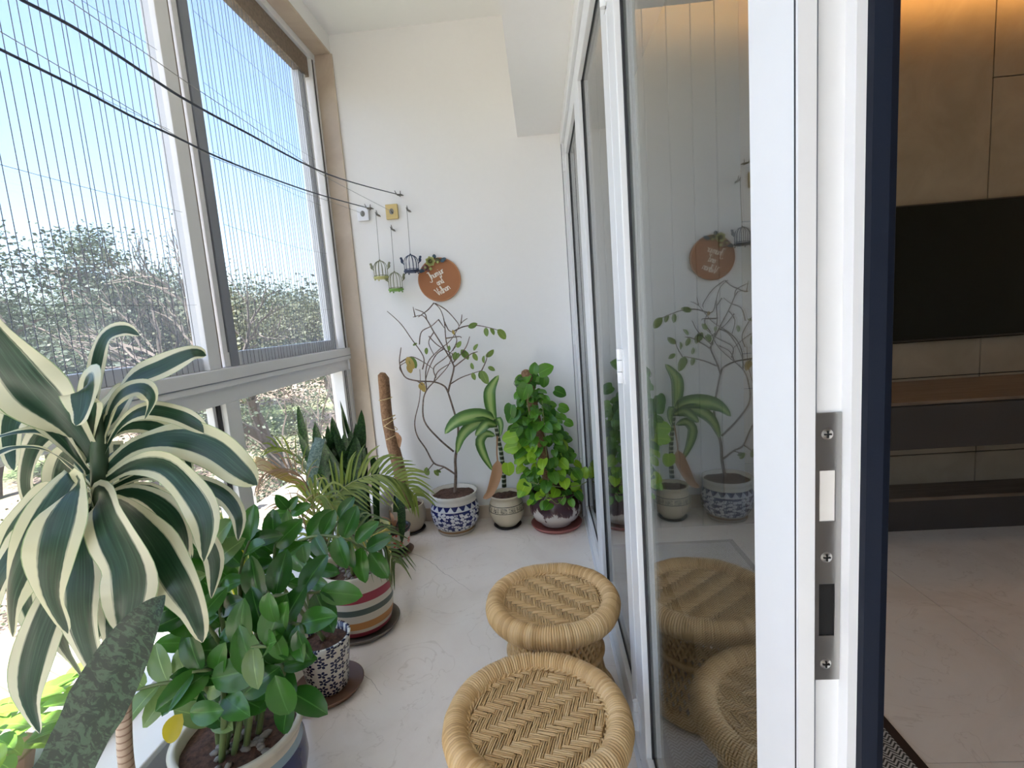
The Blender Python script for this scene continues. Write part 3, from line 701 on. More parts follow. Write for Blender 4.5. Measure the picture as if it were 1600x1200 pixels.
def tree(name, label, px, D, ytop, trunk=.32, depth=4, spread=.55, flat=True, per=16, R=.55, size=.16, leafm='tree_leaf', grp='trees beyond the balcony', tall=.42, r0=.045, wob=.22):
    b = P(px, 560, D); base = Vector((b.x, D, GZ-.1)); top = P(px, ytop, D).z; Hh = top-GZ
    mb = MB(); tips = []; random.seed(int(px*7+D))
    grow(mb, tips, Vector((0, 0, 0)), Vector((random.uniform(-.1, .1), random.uniform(-.1, .1), 1)), tall, r0, depth, spread, flat, wob)
    zmax = max(t.z for t in tips); sc = Hh/(zmax*1.02)
    mb.v = [(x*sc, y*sc, z*sc) for x, y, z in mb.v]; tips = [t*sc for t in tips]
    o = thing(name, label, 'tree', base, grp)
    mb.v = [(x+base.x, y+base.y, z+base.z) for x, y, z in mb.v]; mb.build('trunk', 'tree_bark', o)
    if per:
        lc = leafcloud([t+base for t in tips], per, R, size, .35 if flat else .8); lc.build('crown', leafm, o, kind='stuff')
    return o
tree('acacia_tree', 'tall spreading green tree with flat layered crown at the far left', 55, 17, 330, per=75, R=.5, size=.085, spread=.62, depth=5)
tree('bare_tree', 'nearly bare branching tree seen through the far sliding window', 432, 13, 366, depth=6, per=3, R=.25, size=.04, spread=.5, r0=.06, leafm='tree_leaf_yellow', flat=False, tall=.5)
tree('bare_tree', 'thin leafless tree rising beside the window mullion above the green crowns', 255, 19, 352, depth=4, per=6, R=.3, size=.035, flat=False, leafm='tree_leaf_yellow', tall=.6)
tree('leafy_tree', 'pale green round tree left of the window mullion behind the flat crowned tree', 200, 24, 445, per=70, R=.8, size=.12, depth=5, flat=False)
tree('leafy_tree', 'olive tree with yellowish crown behind the bare branches at the far window', 385, 22, 475, per=60, R=.8, size=.10, depth=5, leafm='tree_leaf_yellow', flat=False)
tree('leafy_tree', 'yellow green tree closest to the stone jamb of the far window', 500, 19, 480, per=50, R=.6, size=.085, depth=5, leafm='tree_leaf_yellow', flat=False)
tree('leafy_tree', 'low green tree behind the window mullion', 310, 28, 465, per=70, R=1., size=.13, depth=5, flat=False)
tree('leafy_tree', 'broad green tree at the left picture edge below the flat crown', -60, 15, 430, per=70, R=.6, size=.075, depth=5)
tree('leafy_tree', 'dark green middle tree under the flat crowned tree', 130, 21, 475, per=70, R=.8, size=.10, depth=5, flat=False)
tree('slender_tree', 'slender tree whose trunk shows in the middle of the far lower pane', 442, 10, 515, per=24, R=.35, size=.05, depth=3, tall=1.6, r0=.036, wob=.05, flat=False)
tree('slender_tree', 'slender tree whose trunk shows right of centre in the far lower pane', 478, 12, 500, per=24, R=.35, size=.05, depth=3, tall=1.6, r0=.036, wob=.05, flat=False)
tree('slender_tree', 'thin sapling close to the right end of the far lower pane', 520, 11, 560, per=40, R=.35, size=.045, depth=2, tall=.9, flat=False)
for px, D, lab in ((20, 46, 'hazy tree in the distance behind the flat crowned tree'), (190, 44, 'hazy tree in the distance behind the pale round tree'), (275, 52, 'hazy tree in the distance just left of the window mullion'), (350, 45, 'hazy tree in the distance just right of the window mullion'), (430, 50, 'hazy tree in the distance behind the bare tree'), (520, 46, 'hazy tree in the distance nearest the stone jamb')):
    tree('distant_tree', lab, px, D, 478, per=220, R=1.6, size=.2, depth=3, flat=False, grp='distant tree row')
def shrub(px, D, h, lab, m='shrub_leaf', w=.9):
    b = P(px, 560, D); base = Vector((b.x, D, GZ-.05)); random.seed(int(px*3+D*11))
    o = thing('shrub', lab, 'shrub', base, 'shrubs under the trees'); mb = MB(); tips = []
    for k in range(9):
        a = random.uniform(0, 6.28); tip = base+Vector((math.cos(a)*w*random.random(), math.sin(a)*w*random.random(), h*random.uniform(.5, 1)))
        mb.tube([base, base.lerp(tip, .5)+rv(.1), tip], [.02, .014, .006], 4); tips += [tip, base.lerp(tip, .6)]
    mb.build('stem', 'tree_bark', o); leafcloud(tips, 110, .3, .05, .8).build('foliage', m, o, kind='stuff')
SH = [(395, 9.5, 1.2, 'bright shrub low in the far lower pane beside the mullion'), (470, 13, 1.6, 'dull shrub between the two slender trunks'), (415, 14, 2.2, 'bushy shrub under the bare tree'),
      (330, 11, 1.5, 'shrub behind the mullion of the lower window'), (250, 10, 1.4, 'shrub behind the right leaves of the striped dracaena'), (150, 9, 1.6, 'shrub behind the stem of the striped dracaena'),
      (60, 10, 2.0, 'shrub below the flat crowned tree'), (-20, 8, 1.8, 'shrub at the left picture edge'), (520, 15, 1.4, 'shrub near the right edge of the far lower pane'), (300, 17, 2.6, 'tall shrub left of the bare tree'),
      (220, 15, 2.8, 'tall shrub under the pale round tree'), (100, 14, 3.0, 'tall shrub in the middle of the left pane'), (365, 19, 2.8, 'tall shrub under the olive tree'), (455, 22, 2.6, 'tall shrub far behind the slender trunks')]
for a in SH: shrub(*a, w=.9+.05*a[1])
# sunlit leafy plant on the outer sill
op = thing('sill_plant', 'bright yellow green leafy plant outside the glass at bottom left', 'plant', (-1.43, 1.06, .232))
MB().lathe([(0, .232), (.055, .232), (.072, .30), (.075, .305), (.06, .30), (0, .292)], 24, (-1.43, 1.06, 0)).build('pot', 'pot_terracotta', op, True)
lm = shared_leaf('leaf', .085, .055, prof_oval, 'sunlit_leaf', fold=.3, curve=.3)
random.seed(3)
for i in range(70):
    a = random.uniform(0, 6.28); r = random.uniform(.0, .13); p = Vector((-1.43+r*math.cos(a)*.55, 1.06+r*math.sin(a)*1.7, .31+.13*random.random()*(1-r*4)))
    link('leaf', lm, None, op, orient(p-WL[op.name], (math.cos(a), math.sin(a)*1.3, random.uniform(-.2, .7)), (0, 0, 1), random.uniform(.6, 1.1)))
random.seed(11)

# ------------------------------------------------------------------ bamboo stools
def stool(label, c, ang, first=None):
    t = thing('bamboo_stool', label, 'stool', c, 'round cane stools by the glass doors')
    if first:
        for ch in first.children:
            o = ch.copy(); COL.objects.link(o); o.parent = t
            o.rotation_euler = (0, 0, ang)
        return t
    loc = []; Hs = .386
    Z = Vector(c)
    def B(mb, name, m, smooth=True, kind=None):
        me = mb.mesh(name, (0, 0, 0), smooth); return link(name, me, m, t, Matrix.Rotation(ang, 4, 'Z'), kind=kind)
    NW = 170
    rip = lambda a, b: .17*abs(math.sin(a*NW/2))**.6-.10+.02*math.sin(a*9+1)+.012*math.sin(a*23)
    rm = MB().torus((0, 0, 0), .192, .030, NW*4, 14, 'z', rip); rm.v = [(x, y, z*1.22+Hs-.037) for x, y, z in rm.v]
    for fi in range(len(rm.f)): rm.uv[fi] = [((fi//14)/4+.1, .5)]*4
    B(rm, 'rim', 'cane_rim')
    # twill seat: bundles of strands over and under
    sid = 0; mb = MB(); p = .0160; R0 = .165; nb = int(R0/p)+1; n3 = 3
    for setn in (0, 1):
        for i in range(-nb, nb+1):
            for s in range(n3):
                u = i*p+(s-1)*.0051+random.uniform(-.0007, .0007)
                if abs(u) >= R0-.002: continue
                half = math.sqrt(R0*R0-u*u); pts = []
                j0, j1 = int(math.floor(-half/p)), int(math.ceil(half/p))
                steps = []
                for j in range(j0, j1+1):
                    top = ((i-j) % 6 < 3) if setn == 0 else not ((j-i) % 6 < 3)
                    for fr_ in (-.33, .33):
                        v = (j+fr_)*p
                        if abs(v) <= half: steps.append((v, top))
                if len(steps) < 2: continue
                for v, top in steps:
                    z = Hs-.030+(.0058 if top else -.0052)+random.uniform(-.0006, .0006)-.006*(1-(u*u+v*v)/(R0*R0))
                    x, y = (u, v) if setn == 0 else (v, u)
                    pts.append((x+random.uniform(-.0005, .0005), y+random.uniform(-.0005, .0005), z))
                f0 = len(mb.f); mb.tube(pts, .00225, 5); sid += 1
                for fi in range(f0, len(mb.f)): mb.uv[fi] = [(sid+.5, .5)]*len(mb.f[fi])
    B(mb, 'seat_weave', 'cane_rim', True, 'stuff')
    mb = MB()
    for ph in (0, math.pi):
        q = []
        for i in range(361):
            a = 2*math.pi*i/360; b = a*34+ph
            q.append(((.1655+.0042*math.cos(b))*math.cos(a), (.1655+.0042*math.cos(b))*math.sin(a), Hs-.024+.0042*math.sin(b)))
        mb.tube(q, .0031, 5, cap=False)
    B(mb, 'braid_ring', 'cane')
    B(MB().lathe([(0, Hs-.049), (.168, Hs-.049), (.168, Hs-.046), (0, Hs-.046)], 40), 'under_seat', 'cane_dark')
    for sgn in (-1, 1):
        for i in range(44):
            a = 2*math.pi*i/44; q = []
            for k in range(7):
                f = k/6; z = .03+(Hs-.07)*f; r = .150+.030*(2*f-1)**2; b = a+sgn*1.0*(f-.5); q.append((r*math.cos(b)+0, r*math.sin(b), z))
            if i == 0: acc = MB()
            acc.tube(q, .0055, 5)
        B(acc, 'cane_sticks', 'cane', True, 'stuff')
    rip2 = lambda a, b: .05*abs(math.sin(a*60))
    B(MB().torus((0, 0, .022), .178, .021, 400, 10, 'z', rip2), 'base_ring', 'cane')
    B(MB().torus((0, 0, .19), .155, .010, 300, 8, 'z', rip2), 'waist_ring', 'cane')
    return t
s1 = stool('round cane stool farther from the camera, touching the glass doors', (-.022, 1.580, 0), math.radians(-85))
s2 = stool('round cane stool in front, nearest the camera at the bottom edge', (-.070, 1.078, 0), math.radians(-14), s1)

# ------------------------------------------------------------------ pots
def pot(par, c, prof, m, soil_r, soil_z, wav=None, n=56, thick=.010):
    """prof: outer profile (r,z). wall thickness added inside down to the soil"""
    x, y, z0 = c; h = prof[-1][1]
    outer = [(0, 0, 0)]+[(r, z, z/h) for r, z in prof]
    inner = [(prof[-1][0]-thick, h, 1.0), (soil_r, soil_z-.01, .99)]
    MB().lathe(outer+inner, n, (x, y, z0), wav=wav).build('pot', m, par, True)
    mb = MB(); rings = 6; vs = []; k = 28
    vs.append((x, y, z0+soil_z+.012))
    for i in range(1, rings+1):
        for j in range(k):
            r = (soil_r+.004)*i/rings; a = 2*math.pi*j/k
            vs.append((x+r*math.cos(a), y+r*math.sin(a), z0+soil_z+random.uniform(-.006, .006)+.012*(1-i/rings)))
    fs = [(0, 1+j, 1+(j+1) % k) for j in range(k)]+[(1+(i-1)*k+j, 1+i*k+j, 1+i*k+(j+1) % k, 1+(i-1)*k+(j+1) % k) for i in range(1, rings) for j in range(k)]
    mb.add(vs, fs); mb.build('soil', 'soil', par, True)
def saucer(label, x, y, r, m, h=.022):
    o = MB().lathe([(0, .0005), (r*.86, .0005), (r*.9, .004), (r, h), (r*.97, h+.001), (r*.86, .008), (0, .008)], 48, (x, y, 0)).build('plant_saucer', m, smooth=True)
    return tag(recentre(o), label, 'saucer', 'saucers under the flower pots')
def leafat(name, me, par, p, d, up, s=1.0):
    return link(name, me, None, par, orient(Vector(p)-WL[par.name], d, up, s))

# ---- blue and white pot with the twiggy shrub (by the end wall)
bx_, by_ = -.612, 3.022
tw = thing('potted_shrub', 'twiggy half bare shrub in a blue and white painted pot', 'plant', (bx_, by_, 0))
pr = [(.112, 0), (.118, .012), (.112, .026), (.122, .036), (.145, .075), (.152, .12), (.148, .165), (.136, .192), (.140, .200), (.134, .206), (.138, .225), (.149, .252)]
pot(tw, (bx_, by_, .0005), pr, 'pot_blue_white', .126, .232, wav=lambda a, p: (.018*math.sin(a*26) if p[1] > .24 else 0))
Z5 = lambda x, y: (600+x/3.078, 470+y/3.078)
def branch(pts, r0_, r1_, par, name='branch', yb=None, amp=.05):
    ph = random.uniform(0, 6); q = []
    n = len(pts)
    for i, (x, y) in enumerate(pts):
        px, py = Z5(x, y); dep = (yb[0]+(yb[1]-yb[0])*i/(n-1)) + (amp*math.sin(ph+i*1.3) if 0 < i else 0)
        q.append(P(px, py, min(dep, 3.14)))
    k = max(6, 4*n); s = smoothpath(q, k); MB().tube(s, [r0_+(r1_-r0_)*i/(k-1) for i in range(k)], 6).build(name, 'twig_bark', par, True); return q
random.seed(21)
branch([(340, 935), (345, 840), (343, 760), (355, 680), (355, 600), (330, 510), (308, 440)], .011, .0055, tw, 'trunk', (3.02, 3.02), .008)
BR = [[(308, 440), (320, 390), (335, 330), (330, 300), (290, 230), (240, 150), (205, 90), (180, 70), (140, 78)], [(308, 440), (290, 410), (240, 390), (160, 385), (100, 365), (75, 300), (80, 240), (82, 225)],
      [(340, 832), (290, 800), (240, 780), (200, 710), (160, 650), (148, 580), (170, 480), (175, 400), (172, 330)], [(335, 725), (260, 660), (195, 580), (188, 490), (205, 430), (260, 370), (310, 310), (330, 250)],
      [(320, 400), (370, 370), (430, 348), (470, 335)], [(335, 320), (380, 285), (420, 255), (450, 245)], [(330, 300), (300, 200), (290, 100), (270, 40), (240, 10)], [(240, 10), (215, 40), (190, 60), (165, 78)],
      [(185, 330), (190, 270), (130, 180), (80, 110), (15, 50)], [(205, 430), (200, 350), (215, 290), (260, 240), (320, 190), (370, 110), (400, 85)], [(330, 150), (380, 125), (440, 118), (500, 128), (545, 140)],
      [(300, 180), (360, 172), (372, 178)], [(245, 12), (300, 45), (350, 100), (360, 120)], [(170, 210), (180, 150), (230, 120), (262, 90)], [(75, 300), (130, 270), (190, 295), (240, 330)],
      [(290, 230), (250, 260), (215, 330), (190, 420)], [(205, 90), (195, 60), (150, 40)], [(240, 150), (215, 200), (240, 260)], [(290, 100), (310, 140), (330, 150)], [(330, 300), (390, 230), (412, 172)],
      [(470, 335), (490, 290), (500, 250)], [(250, 370), (240, 320), (300, 270), (350, 215)], [(370, 110), (375, 66)], [(262, 90), (290, 130)], [(150, 78), (140, 30)], [(160, 385), (185, 405)], [(100, 365), (75, 318), (115, 290)],
      [(240, 390), (260, 340), (320, 300)], [(215, 170), (260, 215), (335, 260)], [(330, 240), (350, 190), (330, 140)], [(240, 780), (215, 810), (205, 825)], [(290, 800), (262, 815), (245, 825)]]
for i, b in enumerate(BR): branch(b, .0062 if i < 4 else .0042, .0020, tw, 'branch', (3.02, 3.02+random.uniform(-.10, .06)), .03)
tl = shared_leaf('leaf', .06, .034, prof_oval, 'twig_leaf'); td = shared_leaf('leaf', .06, .034, prof_oval, 'twig_leaf_dry')
for (x, y, dx, dy, s, dry) in [(405, 128, 1, -.3, 1, 0), (490, 128, -.2, 1, .9, 0), (512, 130, .3, 1, .8, 0), (545, 138, .45, 1, 1.35, 0), (350, 225, .2, -1, .8, 0), (345, 245, .1, 1, .9, 0), (370, 235, .3, 1, 1.2, 0), (385, 240, .5, 1, 1, 0), (430, 250, .4, 1, .9, 0), (432, 240, .7, -.5, .8, 0),
        (490, 270, 1, -1, 1.1, 0), (480, 300, .3, -1, .8, 0), (470, 335, .4, 1, 1.5, 0), (465, 335, -.2, 1, .9, 0), (500, 318, 1, 0, .8, 0), (425, 345, .3, 1, .8, 0), (430, 330, -.5, -1, .7, 0), (110, 270, .2, 1, 1.4, 1), (125, 270, .3, 1, 1.3, 0), (120, 300, -.1, 1, 1.1, 1), (180, 390, .3, 1, 1.1, 1), (175, 395, -.1, 1, .8, 1),
        (205, 800, -.1, 1, 1.1, 0), (240, 815, .4, .8, .8, 0), (250, 815, 1, .3, .6, 0), (205, 225, .3, 1, .7, 0), (315, 215, 0, 1, .6, 0), (160, 205, -.5, .3, .5, 0), (330, 140, .3, .6, .5, 1), (480, 345, -.6, 1, .8, 0), (360, 250, -.5, 1, .7, 0)]:
    a = P(*Z5(x, y), 3.0+random.uniform(-.04, .04)); b = P(*Z5(x+dx*10, y+dy*10), 3.0)
    leafat('leaf', td if dry else tl, tw, a, (P(*Z5(x+dx*10, y+dy*10), 3.0)-P(*Z5(x, y), 3.0)).normalized()+rv(.35), Vector((0, -1, .3))+rv(.5), s)

# ---- cream pot with the spotted dumb cane
cx_, cy_ = -.290, 3.048
df = thing('potted_dieffenbachia', 'drooping broad leaved plant in a cream pot with black scribble band', 'plant', (cx_, cy_, 0))
pot(df, (cx_, cy_, .010), [(.062, 0), (.066, .006), (.092, .035), (.110, .080), (.112, .115), (.103, .150), (.094, .168), (.093, .180), (.101, .190), (.103, .200)], 'pot_cream', .088, .180)
saucer('thin dark saucer under the cream scribbled pot', cx_, cy_, .088, 'saucer_black', .012)
MB().tube([P(*Z5(578, 895), 3.05), P(*Z5(575, 820), 3.05), P(*Z5(562, 720), 3.04), P(*Z5(545, 640), 3.04), P(*Z5(530, 570), 3.03)], [.015, .014, .013, .012, .008], 10).build('stem', 'dieff_stem', df, True)
def zleaf(par, name, pts, w, prof, m, Y0, dys, face=(0, -1, .25), **k):
    q = [P(*Z5(x, y), Y0+dy) for (x, y), dy in zip(pts, dys)]
    return leafpath(q, w, prof, face, **k).build(name, m, par, True)
zleaf(df, 'leaf', [(535, 580), (515, 520), (508, 450), (520, 410), (552, 358)], .075, prof_oval, 'dieff_leaf', 3.03, [0, 0, -.01, 0, 0])
zleaf(df, 'leaf', [(535, 575), (480, 555), (410, 560), (340, 590), (292, 640)], .105, prof_oval, 'dieff_leaf', 3.0, [.03, 0, -.03, -.05, -.06], face=(-.1, -.8, .7), wave=.03)
zleaf(df, 'leaf', [(530, 590), (470, 580), (410, 610), (370, 660), (350, 735)], .07, prof_oval, 'dieff_leaf', 2.97, [.05, 0, 0, 0, 0], wave=.03)
zleaf(df, 'leaf', [(540, 600), (500, 590), (470, 615), (440, 650)], .06, prof_oval, 'dieff_leaf', 2.96, [.05, 0, -.01, -.02])
zleaf(df, 'leaf', [(545, 600), (550, 570), (562, 600), (560, 650)], .04, prof_oval, 'dieff_leaf', 3.0, [.03, 0, -.01, -.02])
zleaf(df, 'leaf', [(535, 650), (490, 640), (462, 680), (485, 750), (525, 820)], .06, prof_oval, 'dieff_leaf', 3.03, [0, 0, 0, 0, 0], wave=.05)
zleaf(df, 'dry_leaf', [(545, 650), (543, 730), (548, 800), (535, 860), (510, 925), (478, 950)], .058, lambda t: .12+prof_oval(t) if t > .35 else .16, 'dry_leaf', 2.95, [.06, .04, 0, -.03, -.05, -.05], wave=.10, fold=.5)

# ---- brown drip glazed pot with money plant on a coir pole
px_, py_ = .018, 3.012
po_ = thing('potted_pothos', 'bushy heart leaved climber on a coir pole in a brown drip glazed pot', 'plant', (px_, py_, 0))
pot(po_, (px_, py_, .016), [(.085, 0), (.095, .008), (.098, .018), (.135, .045), (.158, .090), (.160, .125), (.148, .165), (.138, .190), (.142, .205), (.150, .215)], 'pot_brown_drip', .132, .195)
saucer('reddish clay saucer under the brown drip glazed pot', px_, py_, .158, 'saucer_red', .026)
pb, pt = Vector((px_-.02, py_, .19)), P(822, 585, 3.02)
MB().tube([pb.lerp(pt, i/10) for i in range(11)]+[pt+Vector((0, 0, .02)), pt+Vector((0, 0, .03))], [.034]*11+[.026, .008], 12).build('coir_pole', 'coir', po_, True)
wr = [P(*Z5(x, y), 2.98) for x, y in ((690, 375), (640, 375), (625, 395), (635, 410), (660, 408))]
MB().tube(smoothpath(wr, 16), .0018, 5).build('tie_wire', 'wire_grey', po_)
hl = [shared_leaf('leaf', .095, .085, lambda t: max(.03, math.sin(math.pi*min(1, (t*.86+.14)))**.8), m_, fold=.22, curve=.25, heart=True, n=9, nu=5) for m_ in ('pothos_leaf', 'pothos_leaf', 'pothos_leaf_bright')]
random.seed(5)
cnt = 0
while cnt < 270:
    f = random.random()**1.15; c = pb.lerp(pt, f); rad = (.03+.175*(1-f)**.8)*random.uniform(.45, 1.05)
    if f < .12: rad *= .9
    a = random.uniform(0, 6.28); p = c+Vector((math.cos(a)*rad*1.08+.035*(1-f), math.sin(a)*rad*.85-.02, random.uniform(-.03, .03)))
    if p.y > 3.10 or p.x > .17 or p.z < .20: continue
    out = Vector((math.cos(a), math.sin(a)*.8-.3, random.uniform(-1.1, .1)))
    br = (p.z < .55 and random.random() < (.45 if p.x < .0 else .25))
    s = random.uniform(.45, .85)*(1 if f < .75 else .85)
    if p.x+s*.09*out.normalized().x > .195 or p.y+.11*s*out.normalized().y > 3.12: continue
    leafat('leaf', hl[2 if br else random.randint(0, 1)], po_, p, out+Vector((random.uniform(-.4, .4), random.uniform(-.4, .15), random.uniform(-.3, .3))), Vector((math.cos(a)*.5, -.9, .6))+rv(.4), s); cnt += 1
for (x, y, dx, dy, s, b) in [(745, 350, 1, -.6, 1.0, 0), (770, 365, 0, 1, .7, 0), (720, 350, .1, -1, .7, 0), (690, 400, -.3, .8, 1.1, 0), (640, 520, -.6, .8, 1.1, 0), (615, 500, -.2, 1, 1.0, 0), (650, 600, -.6, 1, .9, 0), (820, 430, .8, .3, .8, 0), (840, 510, 1, .3, .7, 0), (870, 580, 1, .4, .6, 0),
        (640, 650, -1, .2, 1.0, 1), (640, 700, -1, .2, .9, 1), (595, 780, .1, 1, .9, 1), (690, 870, -.6, 1, 1.1, 1), (960, 850, .2, -1, .7, 1), (925, 820, -.3, 1, .7, 1), (900, 890, 1, .1, .6, 1)]:
    a = P(*Z5(x, y), 2.93); leafat('leaf', hl[2 if b else 0], po_, a, P(*Z5(x+dx*10, y+dy*10), 2.93)-P(*Z5(x, y), 2.93), Vector((0, -1, .35))+rv(.3), s)
for pts in ([(700, 870), (760, 885), (850, 895), (930, 890), (975, 870)], [(800, 900), (770, 960), (760, 980)], [(760, 900), (790, 930), (765, 975)], [(700, 420), (690, 500), (720, 620), (730, 760), (740, 870)], [(760, 480), (770, 600), (780, 720), (790, 870)], [(760, 900), (830, 975), (870, 935)], [(770, 975), (800, 1000), (850, 1020)]):
    q = [P(*Z5(x, y), 2.865+(.06 if y < 860 else 0)) for x, y in pts]; MB().tube(smoothpath(q, 14), .0026, 5).build('vine', 'vine_stem', po_, True)

# ---- beige pot with bare coir pole in the corner
ex, ey = -.918, 3.045
mp_ = thing('potted_moss_pole', 'tall leaning coir pole tied with twine in a beige pot in the corner', 'plant', (ex, ey, 0))
pot(mp_, (ex, ey, .012), [(.075, 0), (.082, .01), (.105, .05), (.112, .10), (.100, .15), (.103, .165)], 'pot_beige', .09, .15)
saucer('dark saucer under the beige corner pot', ex, ey, .10, 'saucer_black', .014)
a_, b_ = Vector((ex-.02, ey-.01, .15)), P(597, 592, 3.04)
MB().tube([a_.lerp(b_, i/12)+Vector((.012*math.sin(i*.6), 0, 0)) for i in range(13)]+[b_+Vector((0, 0, .03)), b_+Vector((0, 0, .04))], [.040]*4+[.038]*3+[.034]*6+[.024, .006], 12).build('coir_pole', 'coir', mp_, True)
for z0, tl_ in ((.62, .4), (.68, -.5), (.74, .3), (.50, -.2), (.86, .15), (.71, .6)):
    f = (z0-a_.z)/(b_.z-a_.z); c = a_.lerp(b_, f); MB().tube([c+Vector((.040*math.cos(k*.4), .040*math.sin(k*.4), .04*tl_*math.cos(k*.4))) for k in range(17)], .0025, 5).build('twine', 'twine', mp_)
c = a_.lerp(b_, .60); leafpath([c+Vector((.03, -.02, .0)), c+Vector((.055, -.03, -.04)), c+Vector((.05, -.03, -.10))], .03, prof_oval, (0, -1, .2), wave=.2).build('husk_flap', 'dry_leaf', mp_, True)

# ---- small red flowered pot with one snake leaf
rx, ry = -.915, 2.735
rf = thing('potted_seedling', 'small white pot with red flowers holding a single dark leaf', 'plant', (rx, ry, 0))
pot(rf, (rx, ry, .014), [(.060, 0), (.070, .01), (.078, .05), (.083, .10), (.086, .135), (.092, .145)], 'pot_red_flower', .078, .125)
saucer('brown saucer under the small red flowered pot', rx, ry, .098, 'saucer_brown', .02)
q = [P(x, y, Y) for x, y, Y in ((618, 800, 2.73), (622, 770, 2.70), (627, 800, 2.64), (628, 850, 2.625))]
leafpath(q, .045, prof_blade, (.2, -1, .1), fold=.3).build('leaf', 'snake_leaf_dark', rf, True)
for i in range(6):
    a = i*1.05; b0 = Vector((rx, ry, .15)); leafpath([b0, b0+Vector((.03*math.cos(a), .03*math.sin(a), .05)), b0+Vector((.07*math.cos(a), .07*math.sin(a), .07))], .018, prof_oval, (0, 0, 1)).build('leaf', 'dry_leaf', rf, True)

# ---- dark snake plant cluster by the window
nx, ny = -1.0-.02+.05, 2.46
sk = thing('potted_snake_plant', 'dense cluster of dark upright sword leaves by the window in a yellow pot', 'plant', (nx, ny, 0))
pot(sk, (nx, ny, .001), [(.09, 0), (.10, .01), (.108, .10), (.112, .20), (.118, .26), (.120, .275)], 'pot_yellow', .105, .255)
Z6 = lambda x, y: (400+x/3.75, 560+y/3.75)
SL = [((300, 560), (245, 275), 26, 0), ((320, 560), (290, 335), 22, .02), ((400, 700), (345, 372), 38, -.03), ((430, 680), (420, 390), 26, -.02), ((520, 700), (445, 340), 40, .03), ((560, 650), (500, 295), 20, .05), ((590, 600), (492, 245), 16, .06), ((600, 680), (618, 300), 38, -.02),
      ((350, 620), (240, 425), 20, -.02), ((300, 640), (242, 562), 18, -.04), ((480, 720), (470, 400), 40, .05), ((560, 700), (560, 420), 44, .02), ((640, 690), (650, 520), 36, .0), ((450, 720), (400, 480), 40, .01), ((620, 720), (585, 380), 34, .04), ((530, 700), (520, 430), 36, -.03), ((480, 700), (432, 560), 30, -.05), ((700, 640), (690, 575), 30, .03)]
base = Vector((nx, ny, .26)); random.seed(77)
SL += [((random.uniform(380, 640), 690), (random.uniform(360, 660), random.uniform(400, 560)), random.uniform(30, 44), random.uniform(-.05, .06)) for _ in range(16)]
for (bx0, by0), (tx, ty), wpx, dy in SL:
    Yt = 2.42+dy; mid = P(*Z6(bx0, by0), Yt+.02); tip = P(*Z6(tx, ty), Yt)
    b0 = base+Vector((max(-.07, min(.07, (mid.x-nx)*.6)), dy*.8, 0))
    w = wpx/3.75/790*Yt*1.9
    leafpath([b0, b0.lerp(mid, .6)+Vector((0, 0, .0)), mid, mid.lerp(tip, .55), tip], w, prof_blade, (random.uniform(-.5, .5), -1, 0), fold=.25, twist=random.uniform(-.5, .5)).build('leaf', 'snake_leaf_dark', sk, True)
q = [base+Vector((.0, -.03, 0)), P(*Z6(430, 600), 2.44), P(*Z6(400, 500), 2.40), P(*Z6(375, 468), 2.32), P(*Z6(345, 560), 2.22), P(*Z6(320, 700), 2.16), P(*Z6(303, 830), 2.14)]
leafpath(q, .058, lambda t: (.35+.65*min(1, max(0, t-.3)/.15))*prof_blade(t), (.1, -1, .15), fold=.15, n=22).build('leaf', 'snake_leaf_grey', sk, True, label='greyish leaf bent over and hanging down')
q = [base+Vector((-.02, -.03, 0)), P(*Z6(290, 770), 2.32), P(*Z6(170, 700), 2.25), P(*Z6(0, 608), 2.2), P(*Z6(-20, 600), 2.2)]
leafpath(q, .055, prof_blade, (.0, -.6, 1), fold=.3).build('leaf', 'leaf_brownish', sk, True, label='brownish leaf lying sideways')

# ---- striped pot with palm
qx, qy = -.872, 2.035
pm = thing('potted_palm', 'feathery palm in a cream pot with red, grey and orange stripes', 'plant', (qx, qy, 0))
pot(pm, (qx, qy, .018), [(.115, 0), (.128, .012), (.140, .06), (.147, .13), (.150, .20), (.150, .262), (.154, .275)], 'pot_striped', .138, .235)
saucer('large grey saucer under the striped pot', qx, qy, .165, 'saucer_grey', .026)
random.seed(9)
pebs = [MB().ball((0, 0, 0), .011, 7, 4, (1, .8, .6)).mesh('pebble', smooth=True), MB().ball((0, 0, 0), .013, 7, 4, (1.2, .8, .5)).mesh('pebble', smooth=True)]
for me in pebs: me.materials.append(MATS['pebble'])
def pebbles(par, x, y, z, r, n):
    for i in range(n):
        a = random.uniform(0, 6.28); rr = r*math.sqrt(random.random())
        link('pebble', random.choice(pebs), None, par, Matrix.Translation(Vector((x+rr*math.cos(a), y+rr*math.sin(a), z+.008))-WL[par.name]) @ Matrix.Rotation(a, 4, 'Z'))
pebbles(pm, qx, qy, .018+.236, .125, 60)
